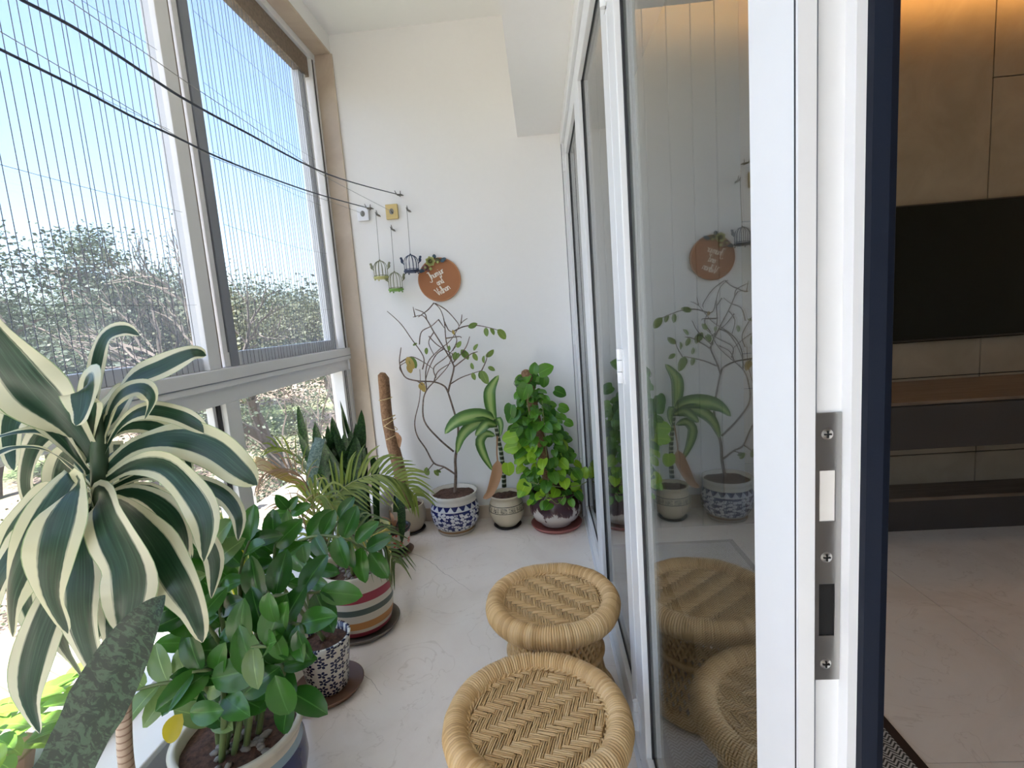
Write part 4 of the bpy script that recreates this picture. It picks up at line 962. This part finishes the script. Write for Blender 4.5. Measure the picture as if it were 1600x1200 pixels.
def frond(pts, mname, L, n, w, up=1, droop=.4, both=True, spreadY=.1):
    s = smoothpath(pts, n+6); fr_o = MB().tube(s, [.005-.0035*i/(n+5) for i in range(n+6)], 5).build('frond', 'vine_stem' if mname != 'palm_dry' else 'palm_dry', pm, True)
    for i in range(n):
        t = i/(n-1); k = i+5; p = s[k]; tg = (s[min(k+1, n+5)]-s[k-1]).normalized()
        for sd in ((1, -1) if both else (1,)):
            sidev = tg.cross(Vector((0, -1, .35))).normalized()*sd
            ll = L*(.65+.5*math.sin(math.pi*(t*.8+.15)))*random.uniform(.85, 1.1)*(1-.35*t)
            d = (tg*(.75+.5*t)+sidev*(1-.35*t)+Vector((0, -spreadY, .05))+rv(.12)).normalized()
            e1 = p+d*ll*.5+Vector((0, 0, .01)); e2 = p+d*ll+Vector((0, 0, -droop*ll*random.uniform(.6, 1.3)))
            leafpath([p, e1, e2], w*random.uniform(.8, 1.15), prof_thin, Vector((0, -1, .5))+rv(.4), fold=.3, n=7, nu=3).build('leaflet', mname, fr_o, True)
b0 = Vector((qx, qy, .26))
frond([b0, P(505, 850, 2.04), P(520, 785, 2.02), P(548, 755, 1.99), P(590, 742, 1.97), P(625, 752, 1.97), P(650, 775, 1.98)], 'palm_leaf', .20, 30, .016, droop=.22)
frond([b0, P(520, 850, 2.0), P(540, 830, 1.93), P(570, 832, 1.88), P(600, 850, 1.85), P(618, 880, 1.84)], 'palm_leaf_dark', .17, 22, .013, droop=.35)
frond([b0, P(500, 840, 2.02), P(490, 790, 2.0), P(500, 775, 1.96), P(525, 800, 1.92), P(545, 850, 1.90)], 'palm_leaf', .18, 20, .014, droop=.5)
frond([b0, P(500, 830, 2.04), P(480, 760, 2.0), P(455, 735, 1.97), P(425, 735, 1.94), P(405, 750, 1.92)], 'palm_dry', .14, 14, .007, droop=.3)
frond([b0, P(500, 830, 2.08), P(485, 760, 2.1), P(465, 715, 2.1), P(440, 700, 2.08), P(425, 700, 2.06)], 'palm_leaf', .12, 8, .009, droop=.1)
frond([b0, P(490, 850, 2.02), P(470, 800, 1.98), P(450, 790, 1.94), P(430, 810, 1.9)], 'palm_dry', .13, 9, .008, droop=.2)
for dx, dy in ((.03, 0), (-.03, .02), (0, -.04)): MB().tube([(qx+dx, qy+dy, .25), (qx+dx*1.3, qy+dy, .36), (qx+dx, qy+dy, .46)], [.009, .007, .005], 8).build('cane_stem', 'vine_stem', pm, True)

# ---- floral pot behind the big ZZ plant
ox, oy = -.862, 1.655
ft = thing('potted_zz_plant', 'arching glossy leaved plant in a white pot with dark blue flowers', 'plant', (ox, oy, 0))
pot(ft, (ox, oy, .014), [(.066, 0), (.070, .006), (.076, .05), (.084, .11), (.092, .175), (.097, .195)], 'pot_floral', .084, .165)
saucer('glossy brown saucer under the blue flowered pot', ox, oy, .125, 'saucer_brown', .022)
zl = [shared_leaf('leaf', .088, .050, prof_oval, m_, fold=.28, curve=.2, n=9, nu=5) for m_ in ('zz_leaf', 'zz_leaf_pale', 'zz_leaf_yellow')]
def zzstem(par, pts, r, n, s=1.0, kind=0, start=.18, top=True):
    q = smoothpath(pts, 24); st = MB().tube(q, [r*(1-.6*i/23) for i in range(24)], 7).build('stem', 'zz_stem', par, True)
    for i in range(n):
        f = start+(1-start)*i/(n-1)*.98; k = min(22, int(f*23)); p = q[k]; tg = (q[k+1]-q[max(0, k-1)]).normalized()
        sd = 1 if i % 2 else -1
        side = tg.cross(Vector((0, -1, .5))).normalized()*sd
        d = tg*.55+side*.95+rv(.35)+Vector((0, -.15, .05))
        leafat('leaf', zl[kind] if random.random() > .04 or kind else zl[1], st, p, d, Vector((0, -.8, .8))+rv(.35), s*random.uniform(.8, 1.15))
    if top: leafat('leaf', zl[kind], st, q[-1], (q[-1]-q[-3])+rv(.01), Vector((0, -.8, .7)), s)
random.seed(31)
fz = Vector((ox, oy, .185))
zzstem(ft, [fz+Vector((0, .01, 0)), P(430, 900, 1.62), P(445, 860, 1.56), P(490, 838, 1.52), P(540, 842, 1.50), P(578, 862, 1.50)], .008, 13, 1.15, start=.4)
zzstem(ft, [fz, P(470, 930, 1.66), P(450, 880, 1.70), P(455, 815, 1.74), P(450, 795, 1.74)], .006, 8, .85, start=.45)
zzstem(ft, [fz, P(480, 930, 1.60), P(500, 880, 1.58), P(530, 810, 1.60)], .006, 8, .95, start=.4)

# ---- big ZZ plant in the blue pot
zx, zy = -.872, 1.172
zp = thing('potted_zz_plant', 'big glossy leaved plant in a dark blue pot with a cream rim, bottom left', 'plant', (zx, zy, 0))
pot(zp, (zx, zy, .012), [(.10, 0), (.112, .012), (.145, .07), (.158, .13), (.155, .18), (.146, .215), (.150, .235), (.160, .250), (.163, .262)], 'pot_zz', .138, .235, thick=.018)
saucer('dark saucer under the dark blue pot', zx, zy, .135, 'saucer_brown', .016)
pebbles(zp, zx+.03, zy-.05, .012+.236, .08, 26)
zb = lambda dx, dy: Vector((zx+dx, zy+dy, .25))
ZS = [([zb(.03, -.02), P(400, 1010, 1.15), P(405, 940, 1.13), P(440, 930, 1.10), P(500, 925, 1.09)], 10, 0), ([zb(-.02, 0), P(352, 1010, 1.16), P(340, 920, 1.16), P(330, 850, 1.17)], 12, 0), ([zb(0, .03), P(380, 1000, 1.2), P(375, 900, 1.22), P(390, 845, 1.24)], 12, 0),
      ([zb(-.04, -.03), P(330, 1085, 1.08), P(280, 1065, 1.04), P(195, 1082, 1.0)], 11, 1), ([zb(.02, -.06), P(385, 1060, 1.05), P(375, 1015, 1.0), P(420, 1010, .98)], 7, 0), ([zb(-.05, .02), P(315, 1030, 1.14), P(285, 960, 1.12), P(255, 900, 1.10)], 12, 0),
      ([zb(.05, 0), P(420, 1060, 1.13), P(440, 1040, 1.10), P(455, 1085, 1.08)], 7, 0), ([zb(0, -.08), P(350, 1080, 1.02), P(330, 1050, .99), P(300, 1050, .97)], 7, 0), ([zb(.02, .05), P(410, 980, 1.25), P(425, 900, 1.28), P(430, 850, 1.3)], 10, 0),
      ([zb(-.01, -.05), P(365, 1060, 1.05), P(340, 1000, 1.02), P(300, 950, 1.0)], 9, 0), ([zb(.04, -.04), P(400, 1060, 1.06), P(420, 980, 1.04), P(470, 975, 1.02)], 8, 0)]
for pts, n, kd in ZS: zzstem(zp, pts, .0085, n, 1.12, kd)
leafat('leaf', zl[2], zp, P(285, 1115, 1.02), (P(255, 1165, 1.0)-P(285, 1115, 1.02)), (0, -1, .2), .9)
for (x, y, dx, dy, s) in ((330, 1060, 1, -.2, 1.5), (400, 1055, -.4, -1, 1.35), (380, 1085, 1, -.8, 1.2), (430, 1055, .3, 1, 1.3), (350, 1110, -1, .1, 1.1), (450, 940, -.3, 1, .95), (420, 925, .1, 1, .95), (430, 985, .2, 1, .95), (465, 985, .3, 1, .95)):
    a = P(x, y, .98); leafat('leaf', zl[0], zp, a, P(x+dx*10, y+dy*10, .98)-a, Vector((.1, -1, .5))+rv(.25), s*.95)

# ---- yellow edged snake plant behind them
lx, ly = -.985, 1.475
ys = thing('potted_snake_plant', 'yellow edged sword leaves rising behind the big glossy plant at the window', 'plant', (lx, ly, 0))
pot(ys, (lx, ly, .001), [(.06, 0), (.066, .01), (.075, .10), (.082, .18), (.086, .20)], 'pot_terracotta', .072, .18)
for (x, y, Y, w) in ((330, 790, 1.5, .034), (345, 800, 1.48, .03), (362, 790, 1.52, .034), (318, 820, 1.45, .03), (380, 815, 1.5, .03), (395, 805, 1.55, .028), (300, 850, 1.42, .03), (350, 830, 1.42, .03), (405, 830, 1.5, .026)):
    tip = P(x, y, Y); b0 = Vector((lx+random.uniform(-.04, .04), ly+random.uniform(-.04, .04), .18)); leafpath([b0, b0.lerp(tip, .4)+Vector((.01, 0, .03)), b0.lerp(tip, .75)+Vector((0, 0, .02)), tip], w, prof_blade, (random.uniform(-.4, .4), -1, 0), fold=.3).build('leaf', 'snake_leaf_yellow', ys, True)

# ---- striped dracaena, left foreground
dx_, dy_ = -.885, .860
dr = thing('potted_dracaena', 'large dracaena with cream edged drooping leaves in the left foreground', 'plant', (dx_, dy_, 0))
pot(dr, (dx_, dy_, .001), [(.10, 0), (.11, .01), (.125, .12), (.138, .22), (.146, .25)], 'pot_terracotta', .125, .225)
stm = [Vector((dx_, dy_, .22)), P(198, 1200, .86), P(192, 1060, .86), P(178, 900, .86), P(162, 800, .86), P(158, 770, .86)]
MB().tube(smoothpath(stm, 30), [.0135]*30, 12).build('stem', 'ringed_stem', dr, True)
MB().tube(smoothpath([P(160, 790, .86), P(156, 720, .86), P(152, 660, .86), P(150, 630, .86)], 12), [.0145, .0155, .0155, .015, .0145, .014, .013, .012, .010, .008, .006, .003], 10).build('leaf_sheath', 'sheath_green', dr, True)
random.seed(17)
DL = [([(148, 720), (110, 665), (50, 605), (0, 540), (-45, 470)], 80, [0, -.03, -.07, -.11, -.14], (.3, -1, .3)),
      ([(155, 690), (146, 640), (150, 575), (165, 528), (195, 515), (218, 524)], 24, [0, 0, 0, 0, 0, 0], (.2, -1, .4)),
      ([(140, 710), (142, 650), (140, 604), (134, 606), (128, 640), (118, 665)], 56, [0, -.02, -.05, -.09, -.11, -.12], (0, -1, .3)),
      ([(158, 690), (172, 645), (205, 598), (250, 575), (300, 552), (322, 556)], 34, [0, 0, .0, 0, .01, .02], (0, -1, .6)),
      ([(162, 690), (172, 645), (192, 615), (222, 606), (238, 625), (226, 655)], 26, [0, 0, -.02, -.04, -.05, -.05], (0, -1, .5)),
      ([(150, 700), (165, 660), (190, 622), (210, 600)], 44, [0, .02, .03, .05], (0, -1, .3)),
      ([(140, 740), (100, 690), (55, 650), (0, 632), (-40, 640)], 30, [0, -.03, -.05, -.07, -.08], (0, -.6, 1)),
      ([(135, 700), (85, 660), (45, 640), (22, 655), (15, 695), (22, 735)], 46, [0, .02, .03, .03, .02, .0], (.1, -1, .1)),
      ([(135, 725), (80, 680), (30, 676), (-30, 690)], 20, [0, -.02, -.05, -.08], (0, -.5, 1)),
      ([(130, 745), (80, 708), (20, 700), (-30, 725)], 22, [0, -.05, -.09, -.12], (0, -.4, 1)),
      ([(150, 735), (185, 670), (225, 642), (275, 648), (310, 665), (324, 678)], 26, [0, 0, -.02, -.03, -.04, -.04], (0, -.9, .6)),
      ([(155, 745), (205, 700), (270, 685), (330, 700), (375, 735), (402, 758)], 52, [0, 0, -.03, -.05, -.06, -.06], (0, -1, .5)),
      ([(160, 755), (205, 728), (255, 728), (295, 765), (322, 815), (318, 878)], 46, [0, -.03, -.07, -.1, -.12, -.13], (.1, -1, .2)),
      ([(160, 770), (225, 742), (290, 752), (345, 770), (372, 805), (372, 845)], 26, [.02, .03, .03, .02, .0, 0], (0, -1, .5)),
      ([(150, 770), (118, 742), (88, 775), (48, 850), (18, 925), (20, 995)], 68, [0, -.04, -.06, -.09, -.10, -.10], (-.15, -1, .1)),
      ([(145, 790), (128, 752), (105, 790), (85, 860), (82, 930), (106, 990)], 68, [0, -.07, -.12, -.15, -.15, -.15], (0, -1, .1)),
      ([(148, 795), (155, 772), (172, 820), (198, 880), (202, 935), (192, 995)], 78, [0, -.06, -.12, -.15, -.16, -.16], (.1, -1, .1)),
      ([(158, 785), (190, 790), (235, 838), (272, 895), (300, 950), (316, 1004)], 60, [0, -.05, -.09, -.12, -.13, -.13], (.15, -1, .2)),
      ([(145, 800), (130, 815), (128, 890), (128, 960), (145, 1030), (172, 1080)], 62, [0, -.03, -.07, -.09, -.09, -.08], (0, -1, .05)),
      ([(140, 810), (115, 850), (88, 930), (58, 1010), (45, 1085), (62, 1146)], 50, [0, .0, -.02, -.03, -.04, -.04], (.3, -1, 0)),
      ([(140, 815), (105, 860), (85, 930), (100, 1000), (128, 1058)], 52, [0, .02, .02, .01, .0], (-.2, -1, 0)),
      ([(160, 790), (225, 778), (265, 825), (300, 872)], 38, [0, .06, .08, .08], (0, -1, .4)),
      ([(160, 800), (215, 820), (258, 870), (272, 912)], 34, [0, .06, .1, .1], (0, -1, .3)),
      ([(140, 790), (80, 775), (25, 835), (-10, 940)], 56, [0, .03, .03, .02], (-.2, -1, .2)),
      ([(150, 760), (115, 712), (98, 760), (108, 835)], 50, [0, .06, .09, .1], (0, -1, 0)),
      ([(158, 745), (188, 700), (200, 760), (190, 832)], 44, [0, .06, .09, .1], (0, -1, 0)),
      ([(160, 775), (235, 765), (300, 820), (335, 872), (330, 935)], 32, [0, .05, .06, .06, .06], (0, -1, .3)),
      ([(155, 810), (215, 850), (240, 920), (225, 985)], 44, [0, .02, .02, .02], (.1, -1, 0)),
      ([(150, 830), (165, 880), (160, 950), (150, 1000)], 50, [0, .03, .04, .04], (0, -1, 0)),
      ([(150, 800), (60, 830), (0, 900), (-30, 980)], 50, [0, -.02, -.05, -.06], (-.2, -1, .2)),
      ([(150, 820), (205, 900), (225, 960), (215, 1010)], 30, [0, .04, .05, .05], (.2, -1, 0)),
      ([(155, 780), (210, 770), (262, 800), (285, 850), (278, 915)], 40, [0, -.01, -.03, -.04, -.04], (.1, -1, .2)), ([(150, 790), (95, 790), (52, 850), (40, 930), (70, 1010)], 48, [0, .02, .03, .02, .0], (-.2, -1, .1)),
      ([(155, 700), (195, 668), (245, 668), (285, 700), (300, 745)], 26, [0, .03, .05, .06, .06], (0, -.9, .5)), ([(145, 715), (100, 672), (60, 690), (40, 750), (50, 800)], 36, [0, .05, .08, .09, .09], (0, -1, .2)),
      ([(152, 810), (175, 870), (180, 950), (170, 1030)], 40, [0, .0, -.02, -.03], (.2, -1, 0))]
for pts, wpx, dys, face in DL:
    q = [P(x, y, .86+d) for (x, y), d in zip(pts, dys)]
    w = wpx/F*(.86+sum(dys)/len(dys))*1.25
    leafpath(q, w, prof_drac, face, fold=.14, wave=.11, n=26, nu=7).build('leaf', 'dracaena_leaf', dr, True)

# ---- snake plant leaf in the immediate foreground
fx, fy = -.71, .53
fs = thing('potted_snake_plant', 'single mottled sword leaf rising into the bottom left foreground', 'plant', (fx, fy, 0))
pot(fs, (fx, fy, .001), [(.07, 0), (.078, .01), (.092, .12), (.10, .2), (.104, .215)], 'pot_terracotta', .088, .19)
q = [Vector((fx+.0, fy, .19)), P(60, 1330, .55), P(110, 1190, .56), P(185, 1045, .58), P(230, 965, .59), P(258, 930, .60)]
leafpath(q, .088, lambda t: .8 if t < .5 else max(.02, .8*(1-((t-.5)/.5)**1.5)+.2*(1-t)), (.15, -1, .2), fold=.18, n=24, nu=7).build('leaf', 'snake_leaf', fs, True)
for tx, ty in ((-.12, .05), (-.04, .10)):
    b0 = Vector((fx, fy, .19)); leafpath([b0, b0+Vector((tx*.4, ty*.4, .15)), b0+Vector((tx, ty, .33))], .06, prof_blade, (0, -1, .2), fold=.2).build('leaf', 'snake_leaf', fs, True)

# ------------------------------------------------------------------ things on the end wall
def hook(par, p, y=YE, m='wire_grey'):
    """little bird shaped wall hook at p (on the wall)"""
    mb = MB().tube([(p.x, y, p.z), (p.x, y-.05, p.z), (p.x, y-.062, p.z+.012)], .0028, 6)
    mb.tube([(p.x-.004, y-.03, p.z+.03), (p.x, y-.03, p.z+.005), (p.x+.012, y-.03, p.z-.004), (p.x+.02, y-.03, p.z-.01)], [.002, .005, .006, .002], 6); return mb.build('hook', m, par, True)
def cage(label, hk, top, bot, wpx, mb_, mt):
    yc = 3.10; h0 = P(*hk, yc+.03); t0 = P(*top, yc); b0 = P(*bot, yc); xc = t0.x; r = wpx/790*yc/2; zb_ = b0.z; zt = t0.z
    o = thing('hanging_bird_cage', label, 'bird cage', (xc, yc, zb_), 'small bird cages hung on the end wall')
    hook(o, Vector((xc-.002, 0, h0.z)), YE)
    q = [Vector((xc, yc+.024-.024*i/12, h0.z+(zt-h0.z)*i/12)) for i in range(13)]; MB().tube(q, .0016, 5).build('chain', 'wire_grey', o)
    hh = zt-zb_
    for i in range(12):
        a = 2*math.pi*i/12; pts = [(xc+r*math.cos(a), yc+r*math.sin(a), zb_+.006), (xc+r*math.cos(a), yc+r*math.sin(a), zb_+hh*.55)]
        for k in range(1, 6): b = k/5*math.pi/2; pts.append((xc+r*math.cos(b)*math.cos(a), yc+r*math.cos(b)*math.sin(a), zb_+hh*(.55+.40*math.sin(b))))
        MB().tube(pts, .0018, 5).build('bar', mt, o)
    MB().torus((xc, yc, zb_+.02), r, .0020, 24, 6).build('hoop', mt, o)
    MB().ball((xc, yc, zt-.003), .006).build('finial', mt, o, True)
    MB().lathe([(0, 0), (r*.9, 0), (r*1.12, .006), (r*1.12, .014), (r*.95, .014), (r*.9, .008), (0, .008)], 24, (xc, yc, zb_)).build('tray', mb_, o, True)
    for s in (-1, 1):
        c = Vector((xc+s*(r+.012), yc, zb_+hh*.66)); mm = MB().ball(c, .013, 8, 6, (.7, .6, 1.1)); mm.ball(c+Vector((s*.004, 0, .016)), .008, 8, 5); mm.tube([c+Vector((0, 0, -.008)), c+Vector((-s*.012, 0, -.024))], [.005, .001], 5); mm.build('bird', mt, o, True)
    for k in range(4): a = k*1.57+.7; MB().ball((xc+r*math.cos(a), yc+r*math.sin(a), zb_-.004), .005, 6, 4).build('foot', mb_, o, True)
cage('pale yellow wire bird cage, leftmost on the end wall', (586, 335), (593, 406), (596, 436), 21, 'cage_yellow', 'cage_olive')
cage('small bird cage with bright green tray, lowest of the three', (610, 358), (616, 424), (619, 455), 21, 'cage_green', 'cage_olive')
cage('navy blue bird cage touching the round brown name sign', (634, 328), (641, 397), (643, 426), 22, 'cage_navy', 'cage_navy')
def plate(label, px, py, m, w, h):
    c = P(px, py, YE-.01); o = thing('hook_plate', label, 'hook plate', (c.x, YE, c.z), 'cord hook plates on the end wall')
    MB().box((c.x-w/2, YE-.02, c.z-h/2), (c.x+w/2, YE-.0005, c.z+h/2)).build('plate', m, o, bevel=.003)
    MB().lathe([(0, 0), (.014, 0), (.016, .004), (.013, .006), (0, .003)], 18).v
    mb = MB(); vs = [(c.x, YE-.0225, c.z)]+[(c.x+.014*math.cos(a*.3927), YE-.0215, c.z+.018*math.sin(a*.3927)) for a in range(16)]; mb.add(vs, [(0, 1+(i+1) % 16, 1+i) for i in range(16)]); mb.build('recess', 'wire_grey', o)
    MB().tube([(c.x-.006, YE-.021, c.z+.012), (c.x-.004, YE-.034, c.z), (c.x+.004, YE-.034, c.z-.006), (c.x+.007, YE-.021, c.z-.010)], .003, 6).build('hook', 'steel', o, True); return c
c1 = plate('white square hook plate beside the stone window jamb', 567.5, 334.5, 'plate_white', .070, .082)
c2 = plate('yellow square hook plate right of the white one', 612.5, 331, 'plate_yellow', .074, .088)
# round name sign
S0 = P(687, 437, YE-.008); sg = thing('name_sign', 'round brown wooden name sign with white lettering and clay flowers', 'sign', (S0.x, YE, S0.z))
def disc(c, r, y0, y1, n=64):
    mb = MB(); mb.add([(c.x+r*math.cos(2*math.pi*i/n), y0, c.z+r*math.sin(2*math.pi*i/n)) for i in range(n)]+[(c.x+r*math.cos(2*math.pi*i/n), y1, c.z+r*math.sin(2*math.pi*i/n)) for i in range(n)],
        [tuple(range(n)), tuple(range(2*n-1, n-1, -1))]+[(i, i+n, (i+1) % n+n, (i+1) % n) for i in range(n)]); return mb
disc(S0, .132, YE-.016, YE-.0005).build('disc', 'sign_brown', sg, bevel=.002)
MB().torus((S0.x, YE-.015, S0.z), .131, .0035, 64, 8, 'y').build('rim', 'sign_rim', sg, True)
GL = {'J': ([[(.35, 2), (.8, 2.1), (1.15, 2)], [(.8, 2.05), (.75, .6), (.55, -.5), (.1, -.75), (-.25, -.4)]], 1.0), 'h': ([[(0, 2.1), (0, 0)], [(0, .5), (.3, 1), (.58, .85), (.6, .1), (.75, 0)]], .82), 'u': ([[(0, 1), (0, .3), (.25, 0), (.55, .35)], [(.55, 1), (.55, .12), (.7, 0)]], .8),
      'm': ([[(0, 1), (0, 0)], [(0, .6), (.25, 1), (.45, .8), (.45, 0)], [(.45, .6), (.7, 1), (.9, .8), (.9, .1), (1.05, 0)]], 1.12), 'j': ([[(.25, 1), (.25, -.4), (0, -.75), (-.2, -.45)], [(.24, 1.45), (.3, 1.55)]], .45), 'r': ([[(0, 1), (0, 0)], [(0, .6), (.3, 1), (.55, .9)]], .6),
      'a': ([[(.55, .8), (.3, 1), (0, .5), (.22, 0), (.55, .4)], [(.55, 1), (.55, .12), (.7, 0)]], .82), 'n': ([[(0, 1), (0, 0)], [(0, .55), (.3, 1), (.55, .85), (.57, .1), (.72, 0)]], .82), 'd': ([[(.55, .8), (.3, 1), (0, .5), (.22, 0), (.55, .4)], [(.55, 2.1), (.55, .12), (.7, 0)]], .82),
      'V': ([[(-.1, 1.8), (.1, 2), (.5, 0), (.9, 1.8), (1.15, 2.1)]], 1.15), 'i': ([[(0, 1), (0, .12), (.15, 0)], [(0, 1.45), (.06, 1.55)]], .35)}
def lettering(word, px, py, xh, ang):
    c = P(px, py, YE-.018); tot = sum(GL[ch][1] for ch in word); x = -tot/2; ca, sa = math.cos(ang), math.sin(ang); mb = MB()
    for ch in word:
        for st in GL[ch][0]:
            q = []
            for (a, b) in st:
                lx_ = (x+a-.12*b)*xh*.85; lz = (b-.5)*xh; q.append(Vector((c.x+lx_*ca-lz*sa, YE-.0185, c.z+lx_*sa+lz*ca)))
            s = smoothpath(q, 3*len(q)); vs = []
            for i, p in enumerate(s):
                t = (s[min(i+1, len(s)-1)]-s[max(i-1, 0)]).normalized(); n_ = Vector((-t.z, 0, t.x)); ww = xh*(.055+.055*abs(t.z)); vs += [p+n_*ww, p-n_*ww]
            vs2 = [v+Vector((0, .002, 0)) for v in vs]; L = len(s); o = 2*L
            mb.add(vs+vs2, [(2*i, 2*i+1, 2*i+3, 2*i+2) for i in range(L-1)]+[(2*i, 2*i+2, 2*i+2+o, 2*i+o) for i in range(L-1)]+[(2*i+1, 2*i+1+o, 2*i+3+o, 2*i+3) for i in range(L-1)])
        x += GL[ch][1]
    mb.build('lettering', 'letter_white', sg)
lettering('Jhumjur', 682, 429, .0225, math.radians(23)); lettering('and', 688.5, 441, .0215, math.radians(24)); lettering('Vidhan', 693.5, 454, .0225, math.radians(26))
def rose(px, py, r, m1, m2):
    c = P(px, py, YE-.03); mb = MB().ball(c, r*.55, 10, 6, (1, .8, 1)); mb.build('flower_heart', m2, sg, True); mb = MB()
    for ring, (rr, n_) in enumerate(((r*.62, 5), (r*.95, 7))):
        for i in range(n_):
            a = 2*math.pi*i/n_+ring*.4; d = Vector((math.cos(a), 0, math.sin(a))); p0 = c+d*rr*.3+Vector((0, .012, 0)); q = [p0, c+d*rr*.8+Vector((0, -.006, 0)), c+d*rr+Vector((0, -.012+.008*ring, 0))]
            m_ = leafpath(q, rr*1.0, lambda t: .5+.6*math.sin(math.pi*t*.7), (0, -1, 0), fold=.3, n=6, nu=5); mb.add(m_.v, m_.f)
    mb.build('flower', m1, sg, True)
rose(672.5, 408.5, .028, 'rose_green', 'rose_dark')
for px, py, r, m_ in ((683.5, 407, .017, 'rose_dark'), (664.5, 418.5, .018, 'berry_mauve'), (673, 420, .010, 'rose_green'), (684, 409.5, .008, 'rose_green'), (664.5, 418, .007, 'rose_green'), (679, 401, .008, 'leaf_teal'), (669, 422, .010, 'berry_mauve')):
    c = P(px, py, YE-.028-(.012 if r < .009 else 0)); MB().ball(c, r, 12, 8, (1, .8, 1)).build('bead', m_, sg, True)
for px, py, qx_, qy_ in ((688, 409, 697, 403), (690, 408, 694, 406), (662, 421, 655, 426), (664, 424, 659, 420), (679, 404, 678, 397)):
    a, b = P(px, py, YE-.024), P(qx_, qy_, YE-.03); leafpath([a, a.lerp(b, .5), b], .024, prof_oval, (0, -1, 0), n=7).build('leaf', 'leaf_teal', sg, True)
# clothes lines and thin cords
def line(label, pts, Xs, r, m, hookp, name='clothes_line'):
    q = [PX(x, y, X) for (x, y), X in zip(pts, Xs)]; h = P(*hookp, YE-.045)
    q.append(h); a = q[0]; dirv = (q[0]-q[1]).normalized()
    back = Vector((a.x, -1.9, 2.06)); q = [back]+smoothpath(q, 48)
    o = thing(name, label, 'clothes line', (h.x, YE, h.z), 'clothes lines under the ceiling')
    MB().tube(q, r, 6).build('rope', m, o, True)
    mb = MB().tube([(h.x, YE, h.z), (h.x, YE-.05, h.z)], .004, 8); mb.tube([(h.x-.012, YE-.045, h.z+.004), (h.x, YE-.055, h.z-.004), (h.x+.016, YE-.03, h.z+.0), (h.x+.026, YE-.02, h.z-.002)], [.003, .006, .006, .003], 6)
    mb.tube([(h.x-.012, YE-.04, h.z+.005), (h.x-.02, YE-.042, h.z+.026)], [.004, .002], 6); mb.tube([(h.x+.012, YE-.04, h.z), (h.x+.014, YE-.04, h.z+.022)], [.004, .002], 6); mb.build('hook', 'wire_grey', o, True)
line('dark clothes line whose hook sits farthest right on the end wall', [(34, 0), (112, 41), (180, 84), (240, 124), (292, 157), (375, 202), (517, 274)], [-.80]*7, .0030, 'cord_dark', (622, 304))
line('lower dark clothes line ending beside the white hook plate', [(0, 77), (131, 142), (210, 184), (281, 217), (337, 244), (412, 274), (499, 304)], [-.98]*7, .0030, 'cord_dark', (575, 325))
def cord(label, pts, Xs, end):
    q = [PX(x, y, X) for (x, y), X in zip(pts, Xs)]+[end]; q = [Vector((q[0].x, -1.9, 2.15))]+smoothpath(q, 40)
    o = MB().tube(q, .0010, 5).build('thin_cord', 'cord_thin'); tag(o, label, 'cord', 'thin cords between the hook plates')
cord('thin grey cord running to the yellow hook plate', [(107, 0), (210, 71), (285, 124), (375, 184), (484, 259), (521, 283)], [-.86]*6, Vector((c2.x, YE-.03, c2.z)))
cord('thin grey cord running to the white hook plate', [(330, 245), (450, 292), (530, 320)], [-1.02]*3, Vector((c1.x, YE-.03, c1.z)))
